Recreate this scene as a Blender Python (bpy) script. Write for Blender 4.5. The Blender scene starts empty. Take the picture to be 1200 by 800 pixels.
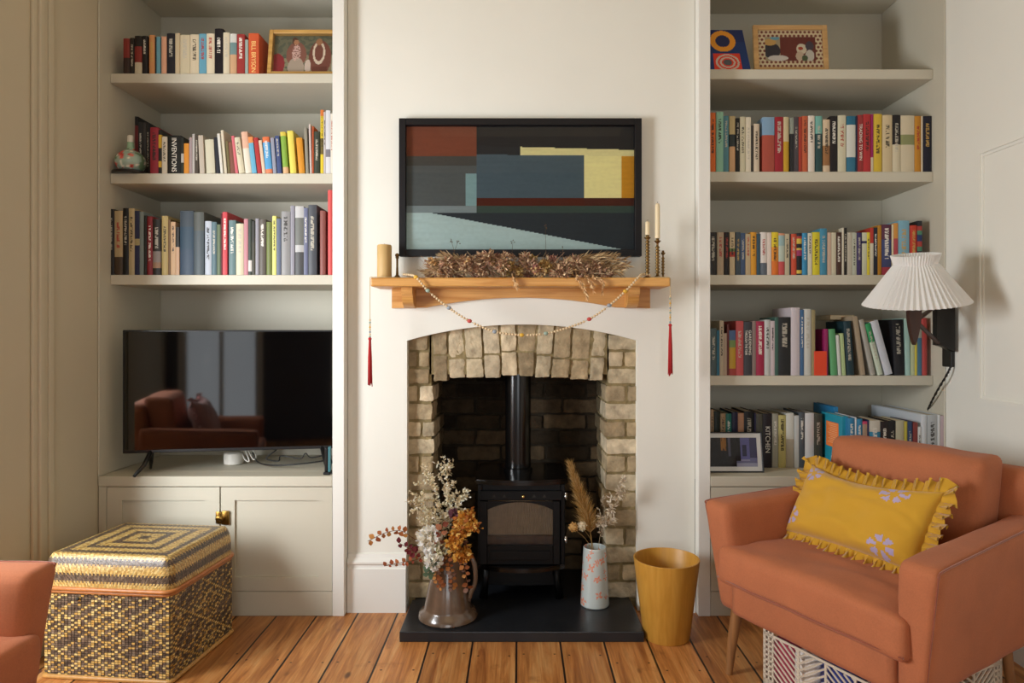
import bpy, bmesh, math, random
from mathutils import Vector, Matrix, noise
R = random.Random(7)
C = bpy.context.scene.collection
PI = math.pi
F, VX, VY, CZ = 800.0, 608.0, 390.0, 1.22     # focal length (1200 px wide frame), vanishing point, eye height


def P(px, py, y):
    return Vector(((px - VX) * y / F, y, CZ + (VY - py) * y / F))


def PX(px, y):
    return (px - VX) * y / F


def PZ(py, y):
    return CZ + (VY - py) * y / F


# ---------------------------------------------------------------- colour and materials
def lin(h, g=1.0):
    if isinstance(h, str):
        h = h.lstrip('#')
        c = [int(h[i:i + 2], 16) / 255 for i in (0, 2, 4)]
        c = [x / 12.92 if x <= .04045 else ((x + .055) / 1.055) ** 2.4 for x in c]
    else:
        c = list(h)
    return tuple(min(.9, x * g) for x in c[:3]) + (1.0,)


class NT:
    def __init__(s, name):
        s.m = bpy.data.materials.new(name)
        s.m.use_nodes = True
        s.t = s.m.node_tree
        s.b = s.t.nodes['Principled BSDF']

    def n(s, typ, **kw):
        x = s.t.nodes.new(typ)
        for k, v in kw.items():
            if k.startswith('i_'):
                key = k[2:]
                x.inputs[int(key) if key.isdigit() else key.replace('_', ' ')].default_value = v
            else:
                setattr(x, k, v)
        return x

    def l(s, a, b):
        s.t.links.new(a, b)

    def math(s, op, a, b=None, clamp=False):
        x = s.n('ShaderNodeMath', operation=op)
        x.use_clamp = clamp
        for i, v in enumerate((a, b)):
            if v is None:
                continue
            if isinstance(v, (int, float)):
                x.inputs[i].default_value = v
            else:
                s.l(v, x.inputs[i])
        return x.outputs[0]

    def mix(s, f, a, b, typ='MIX'):
        x = s.n('ShaderNodeMix', data_type='RGBA', blend_type=typ)
        for i, v in ((0, f), (6, a), (7, b)):
            if isinstance(v, (int, float)):
                x.inputs[i].default_value = v
            elif isinstance(v, tuple):
                x.inputs[i].default_value = v
            else:
                s.l(v, x.inputs[i])
        return x.outputs[2]

    def bump(s, h, strength=.3, dist=.01):
        x = s.n('ShaderNodeBump')
        x.inputs['Strength'].default_value = strength
        x.inputs['Distance'].default_value = dist
        s.l(h, x.inputs['Height'])
        s.l(x.outputs[0], s.b.inputs['Normal'])


def mat(name, col, rough=.6, metal=0.0, var=0.0, vscale=8, bump=0.0, bscale=60, g=1.0, spec=None, coat=0, sheen=0, trans=0, stretch=None):
    s = NT(name)
    c = lin(col, g)
    s.b.inputs['Base Color'].default_value = c
    s.b.inputs['Roughness'].default_value = rough
    s.b.inputs['Metallic'].default_value = metal
    if spec is not None:
        s.b.inputs['Specular IOR Level'].default_value = spec
    s.b.inputs['Coat Weight'].default_value = coat
    s.b.inputs['Sheen Weight'].default_value = sheen
    s.b.inputs['Transmission Weight'].default_value = trans
    if var or bump:
        co = s.n('ShaderNodeTexCoord').outputs['Object']
        if stretch:
            mp = s.n('ShaderNodeMapping')
            mp.inputs['Scale'].default_value = stretch
            s.l(co, mp.inputs[0])
            co = mp.outputs[0]
    if var:
        nz = s.n('ShaderNodeTexNoise', i_Scale=vscale, i_Detail=5.0)
        s.l(co, nz.inputs['Vector'])
        dark = tuple(x * (1 - var) for x in c[:3]) + (1,)
        light = tuple(min(1, x * (1 + var * .6)) for x in c[:3]) + (1,)
        rr = s.n('ShaderNodeMapRange', i_1=.3, i_2=.7)
        s.l(nz.outputs[0], rr.inputs[0])
        s.l(s.mix(rr.outputs[0], dark, light), s.b.inputs['Base Color'])
    if bump:
        nb = s.n('ShaderNodeTexNoise', i_Scale=bscale, i_Detail=4.0)
        s.l(co, nb.inputs['Vector'])
        s.bump(nb.outputs[0], bump, .004)
    return s.m


def vmat(name, rough=.7, bump=0.0, bscale=80, var=0.0, vscale=30, spec=.4, coat=0, metal=0):
    """colour carried by the mesh (colour attribute Col)"""
    s = NT(name)
    a = s.n('ShaderNodeVertexColor', layer_name='Col')
    out = a.outputs[0]
    s.b.inputs['Roughness'].default_value = rough
    s.b.inputs['Specular IOR Level'].default_value = spec
    s.b.inputs['Coat Weight'].default_value = coat
    s.b.inputs['Metallic'].default_value = metal
    co = s.n('ShaderNodeTexCoord').outputs['Object']
    if var:
        nz = s.n('ShaderNodeTexNoise', i_Scale=vscale, i_Detail=6.0)
        s.l(co, nz.inputs['Vector'])
        rr = s.n('ShaderNodeMapRange', i_1=.25, i_2=.75, i_3=1 - var, i_4=1 + var)
        s.l(nz.outputs[0], rr.inputs[0])
        hsv = s.n('ShaderNodeHueSaturation')
        s.l(rr.outputs[0], hsv.inputs['Value'])
        s.l(out, hsv.inputs['Color'])
        out = hsv.outputs[0]
    s.l(out, s.b.inputs['Base Color'])
    if bump:
        nb = s.n('ShaderNodeTexNoise', i_Scale=bscale, i_Detail=6.0)
        s.l(co, nb.inputs['Vector'])
        s.bump(nb.outputs[0], bump, .006)
    return s.m


def glass_mat(name, rough=.02, tint=(1, 1, 1, 1), refl=1.0):
    """thin pane: clear with a Fresnel reflection"""
    s = NT(name)
    t = s.n('ShaderNodeBsdfTransparent')
    t.inputs[0].default_value = tint
    gl = s.n('ShaderNodeBsdfGlossy')
    gl.inputs['Roughness'].default_value = rough
    fr = s.n('ShaderNodeFresnel', i_IOR=1.45)
    mx = s.n('ShaderNodeMixShader')
    s.l(s.math('MULTIPLY', fr.outputs[0], refl), mx.inputs[0])
    s.l(t.outputs[0], mx.inputs[1])
    s.l(gl.outputs[0], mx.inputs[2])
    s.l(mx.outputs[0], s.t.nodes['Material Output'].inputs[0])
    return s.m


# ---------------------------------------------------------------- objects
def obj(name, bm, m, parent=None, smooth=False, shift=None):
    me = bpy.data.meshes.new(name)
    if shift is not None:
        bmesh.ops.translate(bm, verts=bm.verts, vec=-Vector(shift))
    bm.normal_update()
    bm.to_mesh(me)
    bm.free()
    for x in (m if isinstance(m, (list, tuple)) else [m]):
        me.materials.append(x)
    if smooth:
        for p in me.polygons:
            p.use_smooth = True
        if isinstance(smooth, float):
            me.set_sharp_from_angle(angle=math.radians(smooth))
    o = bpy.data.objects.new(name, me)
    C.objects.link(o)
    if parent:
        o.parent = parent
    return o


def wpart(name, bm, m, t, smooth=False):
    """part modelled in world coordinates under an unrotated thing"""
    return obj(name, bm, m, t, smooth, shift=t.location)


def tag(o, label, cat, group=None):
    o['label'] = label
    o['category'] = cat
    if group:
        o['group'] = group
    return o


def thing(name, label, cat, loc=(0, 0, 0), rz=0, group=None):
    o = bpy.data.objects.new(name, None)
    o.empty_display_size = .05
    C.objects.link(o)
    o.location = loc
    o.rotation_euler = (0, 0, rz)
    return tag(o, label, cat, group)


def one(name, bm, m, label, cat, smooth=False, group=None, loc=None):
    o = obj(name, bm, m, None, smooth, shift=loc)
    if loc is not None:
        o.location = loc
    return tag(o, label, cat, group)


def struct(name, bm, m, smooth=False):
    o = obj(name, bm, m, None, smooth)
    o['kind'] = 'structure'
    return o


def kid(o, label):
    o['label'] = label
    return o


# ---------------------------------------------------------------- mesh helpers
def NB():
    return bmesh.new()


def collayer(bm):
    return bm.loops.layers.float_color.get('Col') or bm.loops.layers.float_color.new('Col')


def paint(bm, faces, col):
    L = collayer(bm)
    for f in faces:
        for lp in f.loops:
            lp[L] = col


def box(bm, x0, x1, y0, y1, z0, z1, bev=0.0, seg=1, col=None):
    v = [bm.verts.new(p) for p in ((x0, y0, z0), (x1, y0, z0), (x1, y1, z0), (x0, y1, z0), (x0, y0, z1), (x1, y0, z1), (x1, y1, z1), (x0, y1, z1))]
    fs = [bm.faces.new([v[i] for i in q]) for q in ((3, 2, 1, 0), (4, 5, 6, 7), (0, 1, 5, 4), (1, 2, 6, 5), (2, 3, 7, 6), (3, 0, 4, 7))]
    if bev:
        es = list({e for f in fs for e in f.edges})
        r = bmesh.ops.bevel(bm, geom=es, offset=bev, segments=seg, affect='EDGES', profile=.5)
        fs = list({f for f in r['faces']} | {f for f in fs if f.is_valid})
        v = list({x for f in fs for x in f.verts})
    if col:
        paint(bm, fs, col)
    return v


def quad(bm, a, b, c, d):
    return bm.faces.new([bm.verts.new(x) for x in (a, b, c, d)])


def rbox(bm, lo, hi, r, n=(8, 8, 4), warp=None, col=None):
    """rounded box as a dense quad shell; warp(p) may move points"""
    lo, hi = Vector(lo), Vector(hi)
    verts = {}

    def vert(i, j, k):
        key = (i, j, k)
        if key not in verts:
            t = [i / n[0], j / n[1], k / n[2]]
            p = Vector([lo[a] + (hi[a] - lo[a]) * t[a] for a in range(3)])
            rr = [min(r, (hi[a] - lo[a]) / 2) for a in range(3)]
            c = Vector([min(max(p[a], lo[a] + rr[a]), hi[a] - rr[a]) for a in range(3)])
            d = p - c
            if d.length > 1e-9:
                # superellipse-like rounding
                m = max(abs(d[a]) / rr[a] for a in range(3))
                d2 = Vector([d[a] / rr[a] for a in range(3)])
                d2 = d2.normalized() * m
                p = c + Vector([d2[a] * rr[a] for a in range(3)])
            if warp:
                p = warp(p)
            verts[key] = bm.verts.new(p)
        return verts[key]
    fs = []
    for a in range(3):
        b, c = (a + 1) % 3, (a + 2) % 3
        for side in (0, n[a]):
            for i in range(n[b]):
                for j in range(n[c]):
                    q = []
                    for di, dj in ((0, 0), (1, 0), (1, 1), (0, 1)):
                        k = [0, 0, 0]
                        k[a], k[b], k[c] = side, i + di, j + dj
                        q.append(vert(*k))
                    if side == 0:
                        q.reverse()
                    fs.append(bm.faces.new(q))
    if col:
        paint(bm, fs, col)
    return list(verts.values())


def lathe(bm, prof, n=24, c=(0, 0, 0), cap=True, col=None):
    rings = []
    for r, z in prof:
        rings.append([bm.verts.new((c[0] + r * math.cos(2 * PI * i / n), c[1] + r * math.sin(2 * PI * i / n), c[2] + z)) for i in range(n)])
    fs = []
    for a, b in zip(rings, rings[1:]):
        for i in range(n):
            fs.append(bm.faces.new((a[i], a[(i + 1) % n], b[(i + 1) % n], b[i])))
    if cap:
        fs.append(bm.faces.new(list(reversed(rings[0]))))
        fs.append(bm.faces.new(rings[-1]))
    if col:
        paint(bm, fs, col)
    return rings


def tube(bm, pts, r, n=8, cap=True, col=None):
    pts = [Vector(p) for p in pts]
    rs = r if isinstance(r, (list, tuple)) else [r] * len(pts)
    rings = []
    prev = None
    for i, p in enumerate(pts):
        d = (pts[min(i + 1, len(pts) - 1)] - pts[max(i - 1, 0)])
        d = d.normalized() if d.length > 1e-9 else Vector((0, 0, 1))
        if prev is None:
            u = d.cross(Vector((.31, .17, .93)))
            if u.length < .05:
                u = d.cross(Vector((1, 0, 0)))
        else:
            u = prev - d * prev.dot(d)
        u.normalize()
        prev = u
        w = d.cross(u)
        rings.append([bm.verts.new(p + (u * math.cos(2 * PI * k / n) + w * math.sin(2 * PI * k / n)) * rs[i]) for k in range(n)])
    fs = []
    for a, b in zip(rings, rings[1:]):
        for k in range(n):
            fs.append(bm.faces.new((a[k], a[(k + 1) % n], b[(k + 1) % n], b[k])))
    if cap:
        fs.append(bm.faces.new(list(reversed(rings[0]))))
        fs.append(bm.faces.new(rings[-1]))
    if col:
        paint(bm, fs, col)


def ball(bm, c, r, u=10, v=7, sc=(1, 1, 1), col=None):
    m = Matrix.Translation(c) @ Matrix.Diagonal((r * sc[0], r * sc[1], r * sc[2], 1))
    res = bmesh.ops.create_uvsphere(bm, u_segments=u, v_segments=v, radius=1, matrix=m)
    if col:
        paint(bm, {f for x in res['verts'] for f in x.link_faces}, col)


def prism(bm, outline, y0, y1, col=None):
    """outline (x, z) extruded from y0 to y1"""
    a = [bm.verts.new((x, y0, z)) for x, z in outline]
    b = [bm.verts.new((x, y1, z)) for x, z in outline]
    fs = [bm.faces.new(a), bm.faces.new(list(reversed(b)))]
    for i in range(len(a)):
        j = (i + 1) % len(a)
        fs.append(bm.faces.new((a[j], a[i], b[i], b[j])))
    bmesh.ops.recalc_face_normals(bm, faces=fs)
    if col:
        paint(bm, fs, col)


def bez(pts, n=12):
    """Catmull-Rom through pts"""
    pts = [Vector(p) for p in pts]
    out = []
    q = [pts[0] * 2 - pts[1]] + pts + [pts[-1] * 2 - pts[-2]]
    for i in range(1, len(q) - 2):
        for k in range(n):
            t = k / n
            a, b, c, d = q[i - 1], q[i], q[i + 1], q[i + 2]
            out.append(.5 * ((2 * b) + (c - a) * t + (2 * a - 5 * b + 4 * c - d) * t * t + (3 * b - a - 3 * c + d) * t ** 3))
    out.append(pts[-1])
    return out


def leaf(bm, p, d, up, L, W, curl=.15, col=None):
    p, d = Vector(p), Vector(d).normalized()
    up = Vector(up)
    s = d.cross(up)
    if s.length < .01:
        s = d.cross(Vector((1, 0, .2)))
    s.normalize()
    nrm = s.cross(d)
    prof = ((0, .08), (.3, .8), (.55, 1), (.8, .62), (1, .04))
    rows = []
    for t, w in prof:
        c = p + d * (L * t) - nrm * (curl * L * t * t)
        rows.append((bm.verts.new(c - s * (W * w * .5) + nrm * (W * w * .16)), bm.verts.new(c), bm.verts.new(c + s * (W * w * .5) + nrm * (W * w * .16))))
    fs = []
    for a, b in zip(rows, rows[1:]):
        fs.append(bm.faces.new((a[0], a[1], b[1], b[0])))
        fs.append(bm.faces.new((a[1], a[2], b[2], b[1])))
    if col:
        paint(bm, fs, col)


def rdir(rg=R):
    while True:
        v = Vector((rg.uniform(-1, 1), rg.uniform(-1, 1), rg.uniform(-1, 1)))
        if .1 < v.length < 1:
            return v.normalized()


def picture(bm, org, ux, uz, w, h, nx, nz, fn):
    """flat painted sheet: fn(u, v) -> colour, v = 0 at the bottom"""
    org, ux, uz = Vector(org), Vector(ux), Vector(uz)
    g = [[bm.verts.new(org + ux * (w * i / nx) + uz * (h * j / nz)) for i in range(nx + 1)] for j in range(nz + 1)]
    L = collayer(bm)
    for j in range(nz):
        for i in range(nx):
            f = bm.faces.new((g[j][i], g[j][i + 1], g[j + 1][i + 1], g[j + 1][i]))
            for lp, (a, b) in zip(f.loops, ((i, j), (i + 1, j), (i + 1, j + 1), (i, j + 1))):
                lp[L] = fn((i + .5) / nx, (j + .5) / nz)


def text_bm(s, size, m4, extr=.0004):
    cu = bpy.data.curves.new('lettering', 'FONT')
    cu.body = s
    cu.size = size
    cu.extrude = extr
    cu.align_x = 'CENTER'
    cu.align_y = 'CENTER'
    o = bpy.data.objects.new('lettering', cu)
    C.objects.link(o)
    dg = bpy.context.evaluated_depsgraph_get()
    me = bpy.data.meshes.new_from_object(o.evaluated_get(dg))
    bm = bmesh.new()
    bm.from_mesh(me)
    bpy.data.objects.remove(o)
    bpy.data.curves.remove(cu)
    bpy.data.meshes.remove(me)
    bmesh.ops.transform(bm, matrix=m4, verts=bm.verts)
    return bm


def nz3(p, s, seed=0):
    return noise.noise(Vector((p[0] * s + seed, p[1] * s + seed * 1.7, p[2] * s - seed)))

# ================================================================ the room
CH = 3.05
YC, YB = 3.0, 3.465            # chimney breast front, alcove back
XL, XR = -1.815, 1.84          # side walls
CL, CR = -.751, .773           # chimney breast sides
M_wall = mat('shaded_wall_paint', (.55, .49, .365), .85, var=.03, vscale=2, bump=.05, bscale=120)  # left wall's shade is mixed into this darker, yellower colour
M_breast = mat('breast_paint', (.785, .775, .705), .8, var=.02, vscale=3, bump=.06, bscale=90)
M_cab = mat('cabinet_paint', (.555, .52, .42), .55, var=.02, vscale=3)
M_trim = mat('trim_paint', (.78, .77, .72), .5)
M_ceil = mat('ceiling_paint', (.62, .51, .33), .9)
M_rear = mat('rear_wall_paint', (.10, .10, .11), .85)
M_dark = mat('soot_black', (.008, .007, .006), .9)


def floor_mat():
    s = NT('pine_boards')
    co = s.n('ShaderNodeTexCoord').outputs['Object']
    sx = s.n('ShaderNodeSeparateXYZ')
    s.l(co, sx.inputs[0])
    x, y = sx.outputs[0], sx.outputs[1]
    q = s.math('DIVIDE', s.math('ADD', x, .009 + .1726 * 40), .1726)
    pid = s.math('FLOOR', q)
    fx = s.math('SUBTRACT', q, pid)
    wn = s.n('ShaderNodeTexWhiteNoise', noise_dimensions='1D')
    s.l(pid, wn.inputs['W'])
    # grain stretched along the board, offset per board
    cm = s.n('ShaderNodeCombineXYZ')
    s.l(s.math('MULTIPLY', x, 16.0), cm.inputs[0])
    s.l(s.math('ADD', s.math('MULTIPLY', y, 1.3), s.math('MULTIPLY', wn.outputs[0], 37.0)), cm.inputs[1])
    s.l(s.math('MULTIPLY', pid, 3.1), cm.inputs[2])
    g1 = s.n('ShaderNodeTexNoise', i_Scale=1.6, i_Detail=8.0, i_Roughness=.62, i_Distortion=.9)
    s.l(cm.outputs[0], g1.inputs['Vector'])
    cr = s.n('ShaderNodeValToRGB')
    e = cr.color_ramp.elements
    e[0].position, e[0].color = .28, lin('#854a20')
    e[1].position, e[1].color = .72, lin('#d9a568')
    m = cr.color_ramp.elements.new(.5)
    m.color = lin('#be7f44')
    s.l(g1.outputs[0], cr.inputs[0])
    # fine streaks
    cm2 = s.n('ShaderNodeCombineXYZ')
    s.l(s.math('MULTIPLY', x, 90.0), cm2.inputs[0])
    s.l(s.math('MULTIPLY', y, 3.0), cm2.inputs[1])
    g2 = s.n('ShaderNodeTexNoise', i_Scale=1.5, i_Detail=4.0)
    s.l(cm2.outputs[0], g2.inputs['Vector'])
    st = s.n('ShaderNodeMapRange', i_1=.3, i_2=.7, i_3=.78, i_4=1.12)
    s.l(g2.outputs[0], st.inputs[0])
    col = s.mix(1.0, cr.outputs[0], st.outputs[0], 'MULTIPLY')
    tone = s.n('ShaderNodeMapRange', i_1=0.0, i_2=1.0, i_3=.78, i_4=1.15)
    s.l(wn.outputs[0], tone.inputs[0])
    col = s.mix(1.0, col, tone.outputs[0], 'MULTIPLY')
    # knots
    vo = s.n('ShaderNodeTexVoronoi', i_Scale=1.0)
    cm3 = s.n('ShaderNodeCombineXYZ')
    s.l(s.math('MULTIPLY', x, 7.0), cm3.inputs[0])
    s.l(s.math('MULTIPLY', y, 3.2), cm3.inputs[1])
    s.l(cm3.outputs[0], vo.inputs['Vector'])
    kn = s.n('ShaderNodeMapRange', i_1=.05, i_2=.10, i_3=1.0, i_4=0.0)
    s.l(vo.outputs['Distance'], kn.inputs[0])
    col = s.mix(s.math('MULTIPLY', kn.outputs[0], .8), col, lin('#3a1c0c'))
    # scuffs
    g3 = s.n('ShaderNodeTexNoise', i_Scale=9.0, i_Detail=6.0)
    s.l(co, g3.inputs['Vector'])
    sc = s.n('ShaderNodeMapRange', i_1=.62, i_2=.75, i_3=0.0, i_4=.6)
    s.l(g3.outputs[0], sc.inputs[0])
    col = s.mix(sc.outputs[0], col, lin('#6b3a18'))
    # dark joints
    ed = s.math('MINIMUM', fx, s.math('SUBTRACT', 1.0, fx))
    jm = s.n('ShaderNodeMapRange', i_1=.016, i_2=.026, i_3=1.0, i_4=0.0)
    s.l(ed, jm.inputs[0])
    # nail heads: pairs across each board
    ny = s.math('FRACT', s.math('ADD', s.math('MULTIPLY', y, 2.1), s.math('MULTIPLY', wn.outputs[0], .35)))
    dn = s.math('ABSOLUTE', s.math('SUBTRACT', ny, .5))
    d2 = s.math('POWER', s.math('MULTIPLY', dn, 1 / 2.1), 2.0)
    dx = s.math('MULTIPLY', s.math('SUBTRACT', ed, .16), .1726)
    rr = s.math('SQRT', s.math('ADD', d2, s.math('POWER', dx, 2.0)))
    nm = s.n('ShaderNodeMapRange', i_1=.0035, i_2=.0055, i_3=1.0, i_4=0.0)
    s.l(rr, nm.inputs[0])
    col = s.mix(s.math('MAXIMUM', jm.outputs[0], s.math('MULTIPLY', nm.outputs[0], .85)), col, lin('#150c06'))
    s.l(col, s.b.inputs['Base Color'])
    s.b.inputs['Roughness'].default_value = .42
    h = s.math('SUBTRACT', s.math('MULTIPLY', g1.outputs[0], .25), jm.outputs[0])
    s.bump(h, .5, .004)
    return s.m


bm = NB()
box(bm, -2.5, 2.0, -1.95, 3.6, -.05, 0)
struct('floor', bm, floor_mat())
bm = NB()
box(bm, -2.5, 2.0, -1.95, 3.6, CH, CH + .05)
struct('ceiling', bm, M_ceil)
# left wall: short return beside the bookcase, then a splayed bay reveal
bm = NB()
pl = [(XL, 3.56), (XL, 2.34), (-2.36, 2.10), (-2.36, -1.86)]
out = [(XL - .09, 3.56), (XL - .09, 2.40), (-2.45, 2.16), (-2.45, -1.86)]
lo = [bm.verts.new((x, y, 0)) for x, y in pl]
hi = [bm.verts.new((x, y, CH)) for x, y in pl]
lo2 = [bm.verts.new((x, y, 0)) for x, y in out]
hi2 = [bm.verts.new((x, y, CH)) for x, y in out]
for i in range(3):
    bm.faces.new((lo[i], lo[i + 1], hi[i + 1], hi[i]))
    bm.faces.new((lo2[i + 1], lo2[i], hi2[i], hi2[i + 1]))
    bm.faces.new((hi[i], hi[i + 1], hi2[i + 1], hi2[i]))
bmesh.ops.recalc_face_normals(bm, faces=bm.faces)
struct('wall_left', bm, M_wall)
bm = NB()
box(bm, XR, XR + .1, -1.86, 3.56, 0, CH)
struct('wall_right', bm, M_breast)
bm = NB()
box(bm, XL - .09, XR + .1, YB, 3.56, 0, CH)
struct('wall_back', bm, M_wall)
# wall behind the camera with a window opening
WINS = ((-2.15, -1.45, .25, 2.2), (-.55, .85, .35, 1.9))
(A0, A1, A2, A3), (B0, B1, B2, B3) = WINS
bm = NB()
for a in ((-2.45, A0, 0, CH), (A1, B0, 0, CH), (B1, XR + .1, 0, CH), (A0, A1, 0, A2), (A0, A1, A3, CH), (B0, B1, 0, B2), (B0, B1, B3, CH)):
    box(bm, a[0], a[1], -1.95, -1.86, a[2], a[3])
struct('wall_rear', bm, M_rear)
for k, (x0, x1, z0, z1) in enumerate(WINS):
    bm = NB()
    xm, zm = (x0 + x1) / 2, z0 + (z1 - z0) * .55
    for a in ((x0 - .08, x0, z0 - .08, z1 + .08), (x1, x1 + .08, z0 - .08, z1 + .08), (x0, x1, z0 - .08, z0), (x0, x1, z1, z1 + .08),
              (x0, x1, zm - .02, zm + .02), (xm - .02, xm + .02, z0, z1)):
        box(bm, a[0], a[1], -1.87, -1.79, a[2], a[3])
    wf = struct('window_%d' % (k + 1), bm, M_trim)
    bm = NB()
    quad(bm, (x0, -1.9, z0), (x1, -1.9, z0), (x1, -1.9, z1), (x0, -1.9, z1))
    obj('window_pane', bm, glass_mat('window_glass'), wf)

bm = NB()
for y0, y1, z0, z1 in ((.90, .97, .43, 1.87), (1.99, 2.06, .43, 1.87), (.97, 1.99, .43, .5), (.97, 1.99, 1.80, 1.87), (1.46, 1.50, .5, 1.80)):
    box(bm, -2.36, -2.325, y0, y1, z0, z1)
struct('window_3', bm, M_trim)

# chimney breast with the arched fireplace opening
OX0, OX1 = PX(477, YC), PX(747, YC)
ZS, ZK = PZ(399, YC), PZ(380, YC)


def arch(x, x0, x1, zs, zk):
    t = (2 * (x - x0) / (x1 - x0) - 1)
    h = zk - zs
    a = (x1 - x0) / 2
    r = (a * a + h * h) / (2 * h)
    return zs + math.sqrt(max(0, r * r - (t * a) ** 2)) - (r - h)


bm = NB()
N = 40
xs = [OX0 + (OX1 - OX0) * i / N for i in range(N + 1)]


def wq(x0, x1, z00, z01, z10, z11, y=YC):
    return quad(bm, (x0, y, z00), (x1, y, z10), (x1, y, z11), (x0, y, z01))


wq(CL, OX0, 0, CH, 0, CH)
wq(OX1, CR, 0, CH, 0, CH)
for a, b in zip(xs, xs[1:]):
    za, zb = arch(a, OX0, OX1, ZS, ZK), arch(b, OX0, OX1, ZS, ZK)
    wq(a, b, za, CH, zb, CH)
    quad(bm, (a, YC, za), (b, YC, zb), (b, YC + .2, zb), (a, YC + .2, za))
for x in (OX0, OX1):
    quad(bm, (x, YC, 0), (x, YC + .2, 0), (x, YC + .2, ZS), (x, YC, ZS))
for x in (CL, CR):
    quad(bm, (x, YC, 0), (x, YB, 0), (x, YB, CH), (x, YC, CH))
bmesh.ops.remove_doubles(bm, verts=bm.verts, dist=1e-5)
bmesh.ops.recalc_face_normals(bm, faces=bm.faces)
struct('wall_chimney', bm, M_breast)


def skirting(name, x0, x1, y):
    bm = NB()
    prof = [(0, 0), (-.024, 0), (-.024, .19), (-.018, .196), (-.018, .206), (-.026, .214), (-.026, .222), (-.012, .236), (-.008, .252), (0, .255)]
    for (a, za), (b, zb) in zip(prof, prof[1:]):
        quad(bm, (x0, y + a, za), (x1, y + a, za), (x1, y + b, zb), (x0, y + b, zb))
    for x in (x0, x1):
        bm.faces.new([bm.verts.new((x, y + a, z)) for a, z in prof])
    bmesh.ops.remove_doubles(bm, verts=bm.verts, dist=1e-6)
    bmesh.ops.recalc_face_normals(bm, faces=bm.faces)
    struct(name, bm, M_trim)


skirting('baseboard_left', CL + .002, OX0 - .002, YC)
skirting('baseboard_right', OX1 + .012, CR - .002, YC)
# moulding on the left wall, panel moulding on the right wall
bm = NB()
for a, b, d in ((2.535, 2.56, .012), (2.56, 2.585, .022), (2.585, 2.612, .014), (2.612, 2.64, .02)):
    box(bm, XL, XL + d, a, b, 0, CH, .004, 2)
struct('trim_1', bm, M_wall)
bm = NB()
for d, w in ((0, .016), (.016, .012)):
    h = .011 if d == 0 else .005
    y0, y1, z0, z1 = 1.7 + d, 2.725 - d, .945 + d, 1.945 - d
    for a in ((y0 + w, y1 - w, z0, z0 + w), (y0 + w, y1 - w, z1 - w, z1), (y0, y0 + w, z0, z1), (y1 - w, y1, z0, z1)):
        box(bm, XR - h, XR, a[0], a[1], a[2], a[3])
struct('trim_2', bm, M_breast)

# ---------------------------------------------------------------- brick lining of the fireplace
M_brick = vmat('old_stock_brick', .9, bump=1.0, bscale=55, var=.38, vscale=22, spec=.2)
bm = NB()
rb = random.Random(3)
PAL = ['#a89678', '#b4a284', '#9c8a6c', '#b8a88c', '#958468', '#a89a80', '#c0b196']


def brick(x0, x1, y0, y1, z0, z1, col, seed, tilt=None, j=.004):
    def warp(p):
        q = Vector(p)
        if tilt:
            cx, zt, zb, tx0, tx1 = tilt
            t = (p.z - zb) / (zt - zb)
            u = (p.x - x0) / (x1 - x0)
            q.x = (x0 + (x1 - x0) * u) * (1 - t) + (tx0 + (tx1 - tx0) * u) * t
        q += Vector((nz3(p, 30, seed), nz3(p, 30, seed + 9) * 1.2, nz3(p, 30, seed + 17))) * j + Vector((nz3(p, 90, seed), nz3(p, 90, seed + 4), nz3(p, 90, seed + 8))) * .0022
        return q
    rbox(bm, (x0, y0, z0), (x1, y1, z1), .007, (9, 4, 7) if not tilt else (7, 4, 10), warp, col)


YF = 3.035
sd = 0
bl = [505, 507, 525, 546, 567.5, 587.5, 607.5, 626, 645, 667.5, 690, 707]
tl = [503.5, 505, 524, 542.5, 564, 585, 605, 630, 651, 671, 694, 714]
for i in range(1, 11):
    xb0, xb1 = PX(bl[i], YF) + .003, PX(bl[i + 1], YF) - .003
    xt0, xt1 = PX(tl[i], YF) + .003, PX(tl[i + 1], YF) - .003
    mid = (bl[i] + bl[i + 1]) / 2
    zb = PZ(447 - 6 * (1 - ((mid - 607) / 100) ** 2), YF) + rb.uniform(-.006, .004)
    zt = 1.27
    c = lin(rb.choice(PAL), rb.uniform(1.0, 1.35))
    zm = zb + (zt - zb) * rb.uniform(.32, .45)
    sd += 5
    # each upright is a stretcher above a header
    k = (zm - zb) / (zt - zb)
    brick(xb0, xb1, YF + rb.uniform(0, .012), 3.16, zm + .003, zt, c, sd, (0, zt, zb, xt0, xt1))
    k2 = rb.uniform(.75, 1.0)
    c2 = tuple(q * k2 for q in c[:3]) + (1,)
    brick(xb0, xb1, YF + rb.uniform(0, .012), 3.16, zb, zm - .001, c2, sd + 2, (0, zt, zb, xt0, xt1))
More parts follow.
